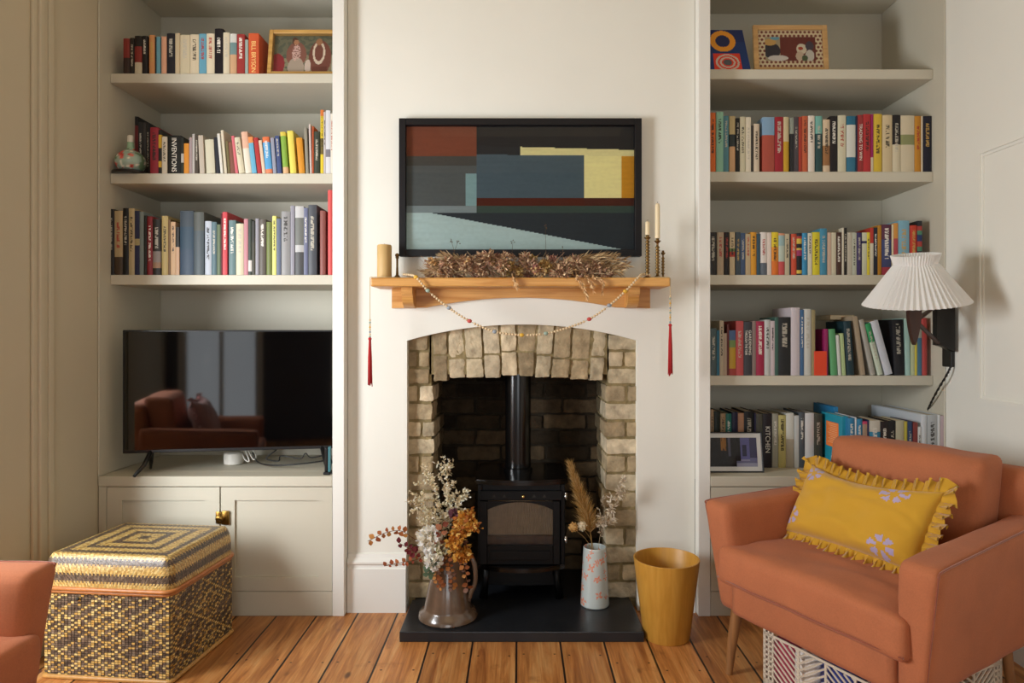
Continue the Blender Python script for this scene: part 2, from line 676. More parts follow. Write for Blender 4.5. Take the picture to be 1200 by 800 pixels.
# jambs, course by course, front and cheek
z = .041
row = 0
while z < 1.2:
    h = rb.uniform(.066, .074)
    for x0, x1, inner in ((PX(472, YF), PX(508, YF), 1), (PX(709, YF), PX(752, YF), 0)):
        if z + h > 1.02 and inner:
            x1 = PX(503, YF)
        if z + h > 1.02 and not inner:
            x0 = PX(714, YF)
        r1, r2 = rb.uniform(-.007, .007), rb.uniform(.19, .24)
        xa, xb = (x0, x1 + r1) if inner else (x0 + r1, x1)
        c = lin(rb.choice(PAL), rb.uniform(.85, 1.25))
        if row % 2 == 0:
            brick(xa, xb, YF + rb.uniform(0, .01), YF + r2, z, z + h, c, sd)
        else:
            xm = xa + (xb - xa) * rb.uniform(.42, .6)
            brick(xa, xm - .004, YF + rb.uniform(0, .01), YF + r2, z, z + h, c, sd)
            brick(xm + .004, xb, YF + rb.uniform(0, .01), YF + r2, z, z + h, lin(rb.choice(PAL), rb.uniform(.85, 1.25)), sd + 3)
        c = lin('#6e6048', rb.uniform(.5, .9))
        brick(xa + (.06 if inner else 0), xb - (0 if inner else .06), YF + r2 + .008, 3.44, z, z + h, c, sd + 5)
        sd += 7
    z += h + .009
    row += 1
# sooty back; bricks lighter on the right, darker higher up
z = .041
row = 0
while z < 1.24:
    h = .068
    x = -.42 - (.11 if row % 2 else 0)
    while x < .42:
        L = rb.uniform(.195, .215)
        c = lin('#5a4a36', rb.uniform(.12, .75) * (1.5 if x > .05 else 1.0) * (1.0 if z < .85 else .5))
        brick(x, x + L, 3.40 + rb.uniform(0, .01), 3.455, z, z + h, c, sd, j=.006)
        sd += 3
        x += L + .01
    z += h + .01
    row += 1
mort = lin('#96855f', .8)
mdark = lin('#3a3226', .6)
box(bm, PX(472, YF), PX(505, YF), YF + .014, 3.44, .0, 1.27, col=mort)
box(bm, PX(712, YF), PX(752, YF), YF + .014, 3.44, .0, 1.27, col=mort)
box(bm, PX(503, YF), PX(714, YF), YF + .014, 3.15, 1.035, 1.27, col=mort)
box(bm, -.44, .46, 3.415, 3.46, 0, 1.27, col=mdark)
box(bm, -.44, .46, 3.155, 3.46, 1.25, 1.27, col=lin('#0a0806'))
struct('wall_fireplace', bm, M_brick, 40.0)

# ================================================================ bookcases
M_gap = mat('shadow_gap', (.03, .027, .022), .9)
ZCT, ZCB, ZPL = PZ(558, 2.94), PZ(570, 2.94), PZ(693, 2.94)
YS = 3.02      # shelf fronts
SHL = [(PZ(86, YS), PZ(97, YS)), (PZ(203, YS), PZ(215, YS)), (PZ(322, YS), PZ(333.5, YS))]
SHR = [(PZ(81, YS), PZ(92.5, YS)), (PZ(201, YS), PZ(213, YS)), (PZ(322, YS), PZ(333.5, YS)), (PZ(440, YS), PZ(451.5, YS))]


def bookcase(name, label, xo, xi, top, shelves, doors, latch):
    """xo: wall side, xi: chimney side"""
    s = 1 if xi > xo else -1
    lo, hi = min(xo, xi), max(xo, xi)
    t = thing(name, label, 'bookcase', ((lo + hi) / 2, 2.94, 0))

    def bx(nm, *a, bev=.002, m=M_cab):
        b = NB()
        box(b, *a, bev)
        return wpart(nm, b, m, t)
    bx('back_panel', lo, hi, YB - .016, YB - .002, ZCT, CH - .002)
    a, b = sorted((xo, xo + s * .006))
    bx('side_panel', a, b, 2.94, YB - .017, ZCT, CH - .002)
    a, b = sorted((xi, xi - s * .022))
    bx('side_panel', a, b, YC + .001, YB - .017, ZCT, CH - .002)
    a, b = sorted((xi, xi - s * .051))
    st = bx('stile', a, b, 2.94, YC - .001, 0, CH - .002, m=M_trim)
    x0, x1 = sorted((xo + s * .007, xi - s * .023))
    for zt, zb in [top] + shelves:
        bx('shelf', x0, x1, YS, YB - .017, zb, zt)
    x0b, x1b = sorted((xo + s * .002, xi - s * .052))
    bx('counter', x0b, x1b, 2.94, YC + .05, ZCB, ZCT)
    bx('counter', x0, x1, YC + .05, YB - .017, ZCB, ZCT)
    bx('carcass', x0, x1, 2.962, YB - .017, ZPL, ZCB - .001, m=M_gap, bev=0)
    bx('plinth', x0b, x1b, 2.943, 2.96, 0, ZPL - .001)
    a, b = sorted((xo + s * .002, xo + s * .036))
    bx('stile', a, b, 2.942, 2.961, ZPL, ZCB - .001)
    for d0, d1, r0, r1 in doors:
        X0, X1 = PX(d0, 2.942) + .0015, PX(d1, 2.942) - .0015
        z0, z1 = ZPL + .0015, ZCB - .003
        rx0, rx1 = PX(r0, 2.942), PX(r1, 2.942)
        rz0, rz1 = PZ(676, 2.942), PZ(586, 2.942)
        b = NB()
        for q in ((X0, rx0, z0, z1), (rx1, X1, z0, z1), (rx0, rx1, z0, rz0), (rx0, rx1, rz1, z1)):
            box(b, q[0], q[1], 2.942, 2.961, q[2], q[3])
        box(b, rx0 - .001, rx1 + .001, 2.951, 2.960, rz0 - .001, rz1 + .001)
        dr = wpart('door', b, M_cab, t)
    if latch:
        b = NB()
        c = P(261.5, 606, 2.942)
        box(b, c.x - .03, c.x - .006, 2.934, 2.942, c.z - .026, c.z + .026, .003, 2)
        box(b, c.x - .004, c.x + .03, 2.93, 2.942, c.z - .03, c.z + .03, .004, 2)
        box(b, c.x - .026, c.x + .014, 2.922, 2.934, c.z - .008, c.z + .008, .003, 2)
        ball(b, (c.x, 2.922, c.z), .011)
        kid(obj('latch', b, mat('aged_brass', '#8a6a34', .3, 1.0), dr, 30.0, shift=t.location), 'aged brass cupboard latch')
    return t


bookcase('alcove_bookcase', 'built-in painted bookcase left of the chimney breast, television on its counter', XL + .001, CL - .001,
         (2.855, 2.812), SHL, ((125, 257.5, 143, 240), (258.5, 389.5, 275, 373)), True)
bookcase('alcove_bookcase', 'built-in painted bookcase right of the chimney breast, behind the coral armchair', XR - .001, CR + .001,
         (2.875, 2.83), SHR, ((832.5, 964, 850, 947), (965, 1097, 982, 1080)), False)

# ================================================================ fireplace
M_slate = mat('slate', '#1d1f23', .34, var=.25, vscale=9, bump=.08, bscale=60)
bm = NB()
box(bm, PX(468, 2.694), PX(755, 2.694), 2.694, YC + .02, .0, .041, .003, 2)
box(bm, OX0 + .03, OX1 - .03, YC + .02, 3.40, .0, .040)
one('hearth_slab', bm, M_slate, 'black slate hearth slab on the floorboards under the stove', 'hearth')

M_iron = mat('stove_iron', '#040405', .4, bump=.1, bscale=200, spec=.22)
M_enamel = mat('flue_enamel', '#060607', .2, spec=.5)
M_steel = mat('bright_steel', '#c9c9c6', .25, 1.0)
SX, SY = PX(611, 2.98), 2.98
st = thing('wood_burning_stove', 'black cast iron wood burning stove with flue standing in the brick fireplace', 'stove', (SX, 3.13, .041))
zt, zb = PZ(568, SY), PZ(664, SY)      # body top / ash lip


def bowed(x0, x1, y0, y1, bow, n=14):
    o = [(x1, y1), (x0, y1)]
    for i in range(n + 1):
        t = i / n
        o.append((x0 + (x1 - x0) * t, y0 - bow * (1 - (2 * t - 1) ** 2)))
    return o


def slab(bm, o, z0, z1, bev=.003):
    a = [bm.verts.new((x, y, z0)) for x, y in o]
    b = [bm.verts.new((x, y, z1)) for x, y in o]
    fs = [bm.faces.new(a), bm.faces.new(list(reversed(b)))]
    for i in range(len(a)):
        j = (i + 1) % len(a)
        fs.append(bm.faces.new((a[j], a[i], b[i], b[j])))
    bmesh.ops.recalc_face_normals(bm, faces=fs)
    if bev:
        bmesh.ops.bevel(bm, geom=[e for f in fs[:2] for e in f.edges], offset=bev, segments=2, affect='EDGES')


hw = .192
bm = NB()
box(bm, SX - hw, SX + hw, 3.06, 3.36, zb, zt, .006, 2)
# front plate around the door opening
box(bm, SX - hw, SX - hw + .02, 3.0, 3.07, zb, zt, .003)
box(bm, SX + hw - .02, SX + hw, 3.0, 3.07, zb, zt, .003)
box(bm, SX - hw + .02, SX + hw - .02, 3.0, 3.07, zt - .05, zt, .002)
box(bm, SX - hw + .02, SX + hw - .02, 3.0, 3.07, zb, zb + .035, .002)
wpart('firebox', bm, M_iron, st)
bm = NB()
slab(bm, bowed(SX - hw - .012, SX + hw + .012, 3.0, 3.37, .045), zt, zt + .022, .006)
wpart('top_plate', bm, M_enamel, st, 30.0)
bm = NB()
slab(bm, bowed(SX - hw + .002, SX + hw - .002, 2.99, 3.05, .06), zb - .012, zb + .008, .004)
wpart('ash_lip', bm, M_enamel, st, 30.0)
bm = NB()
slab(bm, bowed(SX - hw + .03, SX + hw - .03, 3.04, 3.34, .01), .10, zb - .012, 0)
wpart('base', bm, M_iron, st)
for sx in (-1, 1):
    for y in (3.05, 3.30):
        bm = NB()
        tube(bm, [(SX + sx * .15, y, zb - .01), (SX + sx * .158, y - .006, .12), (SX + sx * .17, y - .012, .043)], [.022, .014, .02], 10)
        wpart('leg', bm, M_iron, st, True)
# vent rail
bm = NB()
VZ = PZ(582, 2.97)
box(bm, SX - hw + .012, SX + hw - .012, 2.985, 3.0, VZ - .02, VZ + .022, .003, 2)
for px in (579, 591, 626, 638):
    x = PX(px, 2.98)
    v = [bm.verts.new(q) for q in ((x - .008, 2.984, VZ - .006), (x + .008, 2.984, VZ - .006), (x, 2.984, VZ + .008))]
    f = bm.faces.new(v)
    f.material_index = 1
wpart('air_vent', bm, [M_iron, M_gap], st)
bm = NB()
ball(bm, (PX(613, 2.975), 2.975, VZ), .008)
tube(bm, [(PX(613, 2.975), 2.99, VZ), (PX(613, 2.975), 2.975, VZ)], .003)
kid(wpart('vent_knob', bm, mat('knob_brass', '#d8b878', .25, 1.0), st, True), 'small brass vent knob')
# door with arched window
D0, D1 = PX(562, 2.985), PX(656, 2.985)
W0, W1 = PX(571, 2.985), PX(648, 2.985)
dz0, dz1 = PZ(661, 2.985), VZ - .022
wz0, wzs, wzk = PZ(639, 2.985), PZ(597, 2.985), PZ(588, 2.985)
bm = NB()
box(bm, D0, W0, 2.98, 3.0, dz0, dz1, .002)
box(bm, W1, D1, 2.98, 3.0, dz0, dz1, .002)
box(bm, W0, W1, 2.98, 3.0, dz0, wz0, .002)
n = 20
for i in range(n):
    a, b = W0 + (W1 - W0) * i / n, W0 + (W1 - W0) * (i + 1) / n
    za, zb_ = arch(a, W0, W1, wzs, wzk), arch(b, W0, W1, wzs, wzk)
    quad(bm, (a, 2.98, za), (b, 2.98, zb_), (b, 2.98, dz1), (a, 2.98, dz1))
    quad(bm, (a, 2.98, za), (b, 2.98, zb_), (b, 3.0, zb_), (a, 3.0, za))
box(bm, W0 + .01, W1 - .01, 2.974, 2.981, PZ(656, 2.98), PZ(645, 2.98), .003, 2)
door = wpart('door', bm, M_iron, st)
bm = NB()
quad(bm, (W0 - .002, 2.997, wz0 - .002), (W1 + .002, 2.997, wz0 - .002), (W1 + .002, 2.997, wzk + .002), (W0 - .002, 2.997, wzk + .002))
obj('glass_pane', bm, glass_mat('stove_glass', .05, (.8, .76, .7, 1), 1.2), door, shift=st.location)
bm = NB()
x = W0
k = 0
while x < W1:
    w = .0075
    quad(bm, (x, 3.035, wz0 + .03), (x + w / 2, 3.024, wz0 + .03), (x + w / 2, 3.024, wzk), (x, 3.035, wzk))
    quad(bm, (x + w / 2, 3.024, wz0 + .03), (x + w, 3.035, wz0 + .03), (x + w, 3.035, wzk), (x + w / 2, 3.024, wzk))
    x += w
kid(wpart('fire_brick', bm, mat('fire_brick_grey', '#c8bcaa', .9, var=.15, vscale=40, g=1.2), st), 'pale ribbed fire brick seen through the glass')
bm = NB()
box(bm, W0 - .004, W1 + .004, 3.012, 3.05, wz0 - .01, wz0 + .034, .004)
wpart('log_guard', bm, mat('rust_brown', '#5a4436', .9, var=.3, vscale=30), st)
for py in (582, 633):
    bm = NB()
    c = P(663, py, 2.985)
    tube(bm, [c + Vector((0, 0, -.012)), c + Vector((0, 0, .012))], .006, 10)
    ball(bm, c + Vector((0, 0, .014)), .006)
    kid(wpart('hinge', bm, M_steel, st, True), 'bright steel hinge pin')
bm = NB()
fx, fy = PX(607, 3.2), 3.2
fr = 15 * 3.2 / F
lathe(bm, [(fr, PZ(552, 3.2)), (fr, 1.26)], 28, (fx, fy, 0))
fl = wpart('flue_pipe', bm, M_enamel, st, 40.0)
bm = NB()
lathe(bm, [(fr + .002, PZ(552, 3.2)), (fr + .008, PZ(551, 3.2)), (fr + .008, PZ(547, 3.2)), (fr + .001, PZ(546, 3.2))], 28, (fx, fy, 0))
obj('flue_collar', bm, M_enamel, fl, 40.0, shift=st.location)
bm = NB()
lathe(bm, [(fr - .012, zt + .018), (fr - .012, PZ(552, 3.2) + .002)], 28, (fx, fy, 0))
obj('flue_spigot', bm, M_enamel, fl, 40.0, shift=st.location)

# ---------------------------------------------------------------- mantel shelf


def oak(name, c0, c1, axis='x'):
    s = NT(name)
    co = s.n('ShaderNodeTexCoord').outputs['Object']
    mp = s.n('ShaderNodeMapping')
    mp.inputs['Scale'].default_value = (1.5, 14, 22) if axis == 'x' else (22, 14, 1.5)
    s.l(co, mp.inputs[0])
    nz = s.n('ShaderNodeTexNoise', i_Scale=2.2, i_Detail=7.0, i_Distortion=.8)
    s.l(mp.outputs[0], nz.inputs['Vector'])
    cr = s.n('ShaderNodeValToRGB')
    cr.color_ramp.elements[0].position, cr.color_ramp.elements[0].color = .3, lin(c0)
    cr.color_ramp.elements[1].position, cr.color_ramp.elements[1].color = .7, lin(c1)
    s.l(nz.outputs[0], cr.inputs[0])
    s.l(cr.outputs[0], s.b.inputs['Base Color'])
    s.b.inputs['Roughness'].default_value = .42
    s.bump(nz.outputs[0], .12, .002)
    return s.m


M_oak = oak('honey_oak', '#b57a35', '#d9a45c')
ZM, ZMB = PZ(325, 2.82), PZ(335.5, 2.82)
MX0, MX1 = PX(434, 2.82), PX(785.5, 2.82)
mt = thing('mantel_shelf', 'honey oak mantel shelf with arched back board fixed above the fireplace', 'mantel', (0, YC, ZMB))
bm = NB()
box(bm, MX0, MX1, 2.82, YC - .001, ZMB, ZM, .006, 3)
wpart('shelf_board', bm, M_oak, mt)
bm = NB()
B0, B1 = PX(459, 2.97), PX(762, 2.97)
o = [(B1, ZMB), (B0, ZMB), (B0, PZ(361, 2.97))]
for i in range(25):
    x = PX(500, 2.97) + (PX(722, 2.97) - PX(500, 2.97)) * i / 24
    o.append((x, arch(x, PX(500, 2.97), PX(722, 2.97), PZ(360, 2.97), PZ(348.5, 2.97))))
o.append((B1, PZ(361, 2.97)))
prism(bm, o, 2.972, YC - .001)
wpart('back_board', bm, M_oak, mt)
for a, b in ((470, 483), (737, 750)):
    bm = NB()
    x0, x1 = PX(a, 2.86), PX(b, 2.86)
    pf = [(2.972, ZMB), (2.862, ZMB), (2.86, ZMB - .03)]
    for i in range(9):
        t = i / 8 * PI / 2
        pf.append((2.875 + .085 * (1 - math.cos(t)), ZMB - .03 - .055 * math.sin(t)))
    pf.append((2.972, ZMB - .085))
    A = [bm.verts.new((x0, y, z)) for y, z in pf]
    Bv = [bm.verts.new((x1, y, z)) for y, z in pf]
    bm.faces.new(A)
    bm.faces.new(list(reversed(Bv)))
    for i in range(len(A)):
        j = (i + 1) % len(A)
        bm.faces.new((A[j], A[i], Bv[i], Bv[j]))
    bmesh.ops.recalc_face_normals(bm, faces=bm.faces)
    wpart('corbel', bm, M_oak, mt)

M_wax = mat('ivory_wax', '#ead9b4', .5, g=1.0)
M_wax2 = mat('tan_wax', '#c9a66c', .55, var=.06, vscale=12)
M_brass = mat('dark_brass', '#7a5f38', .35, 1.0, var=.3, vscale=60)
c = Vector((PX(450.5, 2.9), 2.9, ZM))
bm = NB()
h = PZ(287, 2.9) - ZM
lathe(bm, [(.029, 0), (.0305, .003), (.0305, h - .004), (.028, h), (.022, h - .003), (.004, h - .005)], 32)
t = thing('pillar_candle', 'thick tan pillar candle on the left end of the mantel', 'candle', c)
obj('wax', bm, M_wax2, t, 40.0)
bm = NB()
tube(bm, [(0, 0, h - .006), (.001, 0, h + .006)], .0012, 6)
obj('wick', bm, M_gap, t)


def stick_profile(h, r):
    p = [(r, 0), (r, .003), (r * .8, .006), (r * .35, .012), (r * .25, .018)]
    z = .02
    k = 0
    while z < h - .022:
        p += [(r * .24, z), (r * .50, z + .006), (r * .24, z + .012)]
        z += .013
    p += [(r * .2, h - .012), (r * .62, h - .003), (r * .66, h), (r * .3, h + .001)]
    return p


def candlestick(px, y, ptop, pcandle, label, r, cw=0, clabel=None):
    c = Vector((PX(px, y), y, ZM))
    h = PZ(ptop, y) - ZM
    t = thing('candlestick', label, 'candlestick', c, 0, 'candlesticks on the right of the mantel' if px > 700 else None)
    bm = NB()
    lathe(bm, stick_profile(h, r), 20)
    obj('stem', bm, M_brass, t, True)
    bm = NB()
    lathe(bm, [(r * .3, h), (r * .34, h + .001), (r * .34, h + .009), (r * .3, h + .009)], 16)
    obj('socket', bm, M_brass, t, True)
    if cw:
        h2 = PZ(pcandle, y) - ZM
        k = thing('dinner_candle', clabel, 'candle', c + Vector((0, 0, h + .0095)), 0, 'ivory dinner candles on the mantel')
        bm = NB()
        L = h2 - h - .01
        lathe(bm, [(cw, 0), (cw * .96, L * .9), (cw * .8, L - .004), (cw * .3, L)], 16)
        obj('wax', bm, M_wax, k, 40.0)
        bm = NB()
        tube(bm, [(0, 0, L - .001), (.001, 0, L + .007)], .0009, 6)
        obj('wick', bm, M_gap, k)


candlestick(758.8, 2.89, 278, 259, 'middle-height brass candlestick on the mantel holding the short ivory candle', .021, .0095, 'short ivory candle in the candlestick nearest the picture')
candlestick(770.5, 2.87, 282, 238, 'brass candlestick on the mantel holding the tall ivory candle', .021, .0105, 'tall ivory candle, rising highest on the mantel')
candlestick(777, 2.935, 296, 0, 'shortest brass candlestick without candle on the right mantel end', .015)
c = Vector((PX(465.5, 2.93), 2.93, ZM))
h = PZ(297, 2.93) - ZM
t = thing('candlestick', 'small brass candlestick with a round knob beside the tan pillar candle', 'candlestick', c)
bm = NB()
lathe(bm, [(.022, 0), (.022, .004), (.015, .01), (.006, .02), (.0045, h * .5), (.0045, h * .8), (.009, h * .84), (.004, h * .88)], 20)
obj('stem', bm, M_brass, t, True)
bm = NB()
ball(bm, (0, 0, h * .93), .0095)
obj('finial', bm, M_brass, t, True)

# ---------------------------------------------------------------- bead garland
gl = thing('bead_garland', 'wooden bead garland with red tassels swagged from the mantel shelf', 'garland', (0, 2.8, ZM))
M_bead = mat('bead_wood', '#d8bf98', .6, var=.15, vscale=200)
BC = {k: mat('bead_' + k, v, .5) for k, v in (('red', '#c04a44'), ('grey', '#8f97a0'), ('yellow', '#d7a93a'), ('green', '#93a596'))}
M_string = mat('cotton_string', '#c8b48c', .9)
YG = 2.805
main = bez([P(473, 323, 2.88) + Vector((0, 0, .006)), P(481, 323.5, 2.845) + Vector((0, 0, .005))] +
           [P(a, b, YG) for a, b in ((488, 325), (503, 342), (528, 362), (552, 377), (580, 388.5), (612, 392.5), (640, 390.5), (668, 383), (692, 373), (715, 357), (735, 339), (748, 325))] +
           [P(753, 322.5, 2.845) + Vector((0, 0, .004)), P(762, 322.5, 2.85)], 14)


def walk(path, step):
    acc, out = 0, [path[0]]
    for a, b in zip(path, path[1:]):
        L = (b - a).length
        while acc + L >= step:
            a = a + (b - a) * ((step - acc) / L)
            L = (b - a).length
            acc = 0
            out.append(a)
        acc += L
    return out


bm = NB()
tube(bm, main, .0012, 5)
wpart('string', bm, M_string, gl)
BIG = [((502, 341), 'green'), ((526, 361), 'grey'), ((551, 376.5), 'red'), ((580, 388), 'grey'), ((612, 393), 'yellow'), ((639, 391), 'green'), ((689, 373), 'red'), ((713, 358), 'grey'), ((732, 341), 'yellow'), ((487, 324), 'yellow')]
bigp = [(P(a[0], a[1], YG), k) for a, k in BIG]
small_me = None
for i, p in enumerate(walk(main, .0125)):
    hit = [k for q, k in bigp if (q - p).length < .0063]
    if hit:
        bm = NB()
        ball(bm, (0, 0, 0), .0082, 10, 8, (1.25, 1, 1))
        o = kid(obj('bead', bm, BC[hit[0]], gl, True), 'large ' + hit[0] + ' bead')
    else:
        if any((q - p).length < .011 for q, k in bigp):
            continue
        if small_me is None:
            bm = NB()
            ball(bm, (0, 0, 0), .0056, 8, 6)
            o = obj('bead', bm, M_bead, gl, True)
            small_me = o
        else:
            o = small_me.copy()
            C.objects.link(o)
            o.parent = gl
    o.location = p - gl.location
M_red = mat('red_tassel', '#b8272a', .85)
for px, y, z0, zb, zt, bx in ((437, 2.83, 328, 397, 452, 'left'), (780.5, 2.84, 328, 381, 439, 'right')):
    top = P(px, z0, y)
    bm = NB()
    zz, zend = PZ(zb, y), PZ(zt, y)
    x = top.x
    back = P(473, 323, 2.88) if px < 600 else P(762, 322.5, 2.85)
    edge = Vector((MX0 - .004 if px < 600 else MX1 + .004, y, ZM - .002))
    x = edge.x
    tube(bm, bez([Vector((back.x, back.y, ZM + .003)), Vector(((back.x + edge.x) / 2, y, ZM + .003)), Vector((edge.x * .985, y, ZM + .003)), edge, edge - Vector((0, 0, .01)), Vector((x, y, zz + .1)), Vector((x, y, zz))], 3), .0016, 5)
    wpart('string', bm, M_string, gl)
    k = 0
    z = PZ(zb - (22 if px < 600 else 34), y)
    while z > zz + .004:
        bm = NB()
        ball(bm, (0, 0, 0), .0045, 8, 6)
        o = obj('bead', bm, [M_bead, BC['green'], M_bead, BC['yellow'], M_bead, BC['grey']][k % 6], gl, True)
        o.location = Vector((x, y, z)) - gl.location
        z -= .0098
        k += 1
    bm = NB()
    ball(bm, (x, y, zz), .0075, 8, 6)
    for q in range(16):
        a = q * 2.4
        r = .0075 * math.sqrt(q / 16)
        L = zz - zend + R.uniform(-.012, .006)
        tube(bm, [(x + r * .5 * math.cos(a), y + r * .5 * math.sin(a), zz), (x + r * math.cos(a), y + r * math.sin(a), zz - L * .4), (x + 1.35 * r * math.cos(a + .2), y + 1.3 * r * math.sin(a + .2), zz - L)], [.0016, .0022, .0018], 5)
    kid(wpart('tassel', bm, M_red, gl, True), 'red cotton tassel at the %s end' % bx)

# ---------------------------------------------------------------- dried flowers lying on the mantel
sw = thing('dried_flower_bunch', 'long bunch of dried brown flowers and grasses lying along the mantel', 'dried flowers', (0, 2.9, ZM))
M_dry = vmat('dried_petal', .9, var=.25, vscale=150, spec=.15)
rf = random.Random(11)
SX0, SX1, SYc = PX(497, 2.9), PX(722, 2.9), 2.895
DRY = ['#b08c70', '#c4a27e', '#96745c', '#d0b08c', '#b88c72', '#dcc29c', '#a07c68']


def hgt(x):
    t = (x - SX0) / (SX1 - SX0)
    return .032 + .072 * math.sin(PI * min(1, max(0, t * .9 + .12))) ** .6


bm = NB()
for i in range(420):
    x = rf.uniform(SX0 + .05, SX1 - .06)
    h0 = hgt(x)
    p = Vector((x, SYc + rf.uniform(-.05, .045), ZM + .004 + rf.uniform(0, .35) * h0))
    side = -1 if x < (SX0 + SX1) / 2 - .05 or rf.random() < .2 else 1
    d = Vector((side * rf.uniform(.25, 1), rf.uniform(-.5, .4), rf.uniform(-.05, .8))).normalized()
    L = rf.uniform(.05, .12)
    e = p + d * L
    e.x = min(max(e.x, SX0 - .005), SX1 + .03)
    e.z = min(max(e.z, ZM + .004), ZM + h0 + rf.uniform(0, .015))
    e.y = min(e.y, 2.965)
    tube(bm, [p, (p + e) / 2 + Vector((0, 0, .006)), e], [.0011, .0009, .0005], 4, col=lin(rf.choice(DRY), rf.uniform(.6, 1.1)))
wpart('stem', bm, M_dry, sw)['kind'] = 'stuff'


def fluff(bm, c, r, n, pal, rg, lw=.25, curl=.3, g=(.7, 1.15)):
    for _ in range(n):
        d = rdir(rg)
        if d.y > .5:
            d.y = -d.y
        p = c + d * (r * rg.uniform(.3, .62))
        leaf(bm, p, (d + rdir(rg) * .6), rdir(rg), r * rg.uniform(.5, .9), r * lw * rg.uniform(.8, 1.3), curl, lin(rg.choice(pal), rg.uniform(*g)))


NH = 112
for i in range(NH):
    x = SX0 + .025 + (SX1 - SX0 - .05) * ((i + rf.random()) / NH)
    h0 = hgt(x)
    c = Vector((x, SYc + rf.uniform(-.055, .02), ZM + .012 + rf.uniform(.05, .95) * max(.01, h0 - .02)))
    bm = NB()
    kind = rf.random()
    if kind < .30:
        r = rf.uniform(.014, .023)
        pal = ['#a8766a', '#8d5548', '#b88a72'] if kind < .14 else ['#b3925c', '#c4a56c', '#977647']
        ball(bm, c, r * .55, 7, 5, col=lin(pal[0], .8))
        fluff(bm, c, r, 44, pal, rf, .55)
        wpart('flower_head', bm, M_dry, sw)
    elif kind < .75:
        r = rf.uniform(.022, .034)
        fluff(bm, c, r, 80, DRY, rf, .26)
        wpart('seed_head', bm, M_dry, sw)
    else:
        r = rf.uniform(.015, .023)
        for k in range(26):
            q = c + rdir(rf) * r * rf.uniform(.4, 1)
            ball(bm, q, r * .26, 5, 4, col=lin(rf.choice(['#b98f5e', '#caa878', '#8b6a52']), rf.uniform(.8, 1.1)))
        wpart('berry_cluster', bm, M_dry, sw)


def plume(bm, pts, r, n, pal, rg, lw=.05, sweep=.8):
    path = bez(pts, 8)
    tube(bm, path, .0011, 4, col=lin(pal[0], .8))
    for _ in range(n):
        t = rg.uniform(.25, 1)
        k = min(len(path) - 2, int(t * (len(path) - 1)))
        p = path[k]
        ax = (path[k + 1] - path[k]).normalized()
        d = (ax * sweep + rdir(rg) * .45).normalized()
        w = r * (1 - .6 * abs(t - .55))
        leaf(bm, p, d, rdir(rg), w * rg.uniform(.8, 1.5), w * lw * 2, .1, lin(rg.choice(pal), rg.uniform(.75, 1.2)))


PLM = ['#b89a70', '#a8865e', '#c8b088', '#8d6d4c']
for i, (a, b) in enumerate((((640, 318), (733, 304)), ((650, 322), (737, 311)), ((640, 312), (720, 300)), ((655, 322), (728, 318)), ((560, 315), (505, 308)), ((570, 318), (495, 318)), ((560, 318), (520, 300)))):
    bm = NB()
    p0, p1 = P(*a, 2.87), P(*b, 2.86)
    p0.z = max(p0.z, ZM + .01)
    plume(bm, [p0, (p0 + p1) / 2 + Vector((0, 0, .01)), p1], .045, 200, PLM, rf)
    wpart('grass_plume', bm, M_dry, sw)
for a, b, e in (((675, 318), (684, 338), (689, 351)), ((686, 318), (693, 332), (696, 343)), ((694, 318), (706, 330), (706, 344)), ((600, 322), (604, 333), (606, 337))):
    bm = NB()
    plume(bm, [P(*a, 2.86) + Vector((0, 0, .008)), P(a[0] + 1, 324, 2.812), P(*b, 2.802), P(*e, 2.806)], .018, 90, ['#d8b080', '#c89a6c', '#e8c898'], rf, .16)
    kid(wpart('grass_plume', bm, M_dry, sw), 'pale grass tip drooping over the mantel edge')
for a, b in (((534, 300), (528, 279)), ((532, 296), (537, 282)), ((600, 300), (601, 281)), ((640, 302), (639, 262)), ((660, 303), (659, 288))):
    bm = NB()
    tube(bm, [P(a[0] + 3, a[1] + 8, 2.89), P(*a, 2.885), P(*b, 2.88)], [.0012, .0009, .0006], 4, col=lin('#5a4634'))
    for _ in range(4):
        ball(bm, P(b[0] + rf.uniform(-2, 2), b[1] + rf.uniform(0, 8), 2.88), .0025, 5, 4, col=lin('#5a4634'))
    wpart('sprig', bm, M_dry, sw)

# ---------------------------------------------------------------- framed picture above the mantel (plain stand-in blocks of colour)
M_black = mat('frame_black', '#100e11', .5, spec=.3)
M_art = vmat('printed_paper', .8, spec=.1)
pf = thing('framed_picture', 'wide black framed picture of dark and pale colour blocks hung above the mantel', 'picture', (0, YC, PZ(300, 2.96)))
fx0, fx1, fz0, fz1 = PX(467.5, 2.96), PX(752, 2.96), PZ(300, 2.96), PZ(138.5, 2.96)
bw = .029
bm = NB()
for q in ((fx0, fx0 + bw, fz0, fz1), (fx1 - bw, fx1, fz0, fz1), (fx0 + bw, fx1 - bw, fz0, fz0 + bw), (fx0 + bw, fx1 - bw, fz1 - bw, fz1)):
    box(bm, q[0], q[1], 2.958, 2.999, q[2], q[3], .0015)
box(bm, fx0 + .004, fx1 - .004, 2.99, 2.998, fz0 + .004, fz1 - .004)
wpart('frame', bm, M_black, pf)


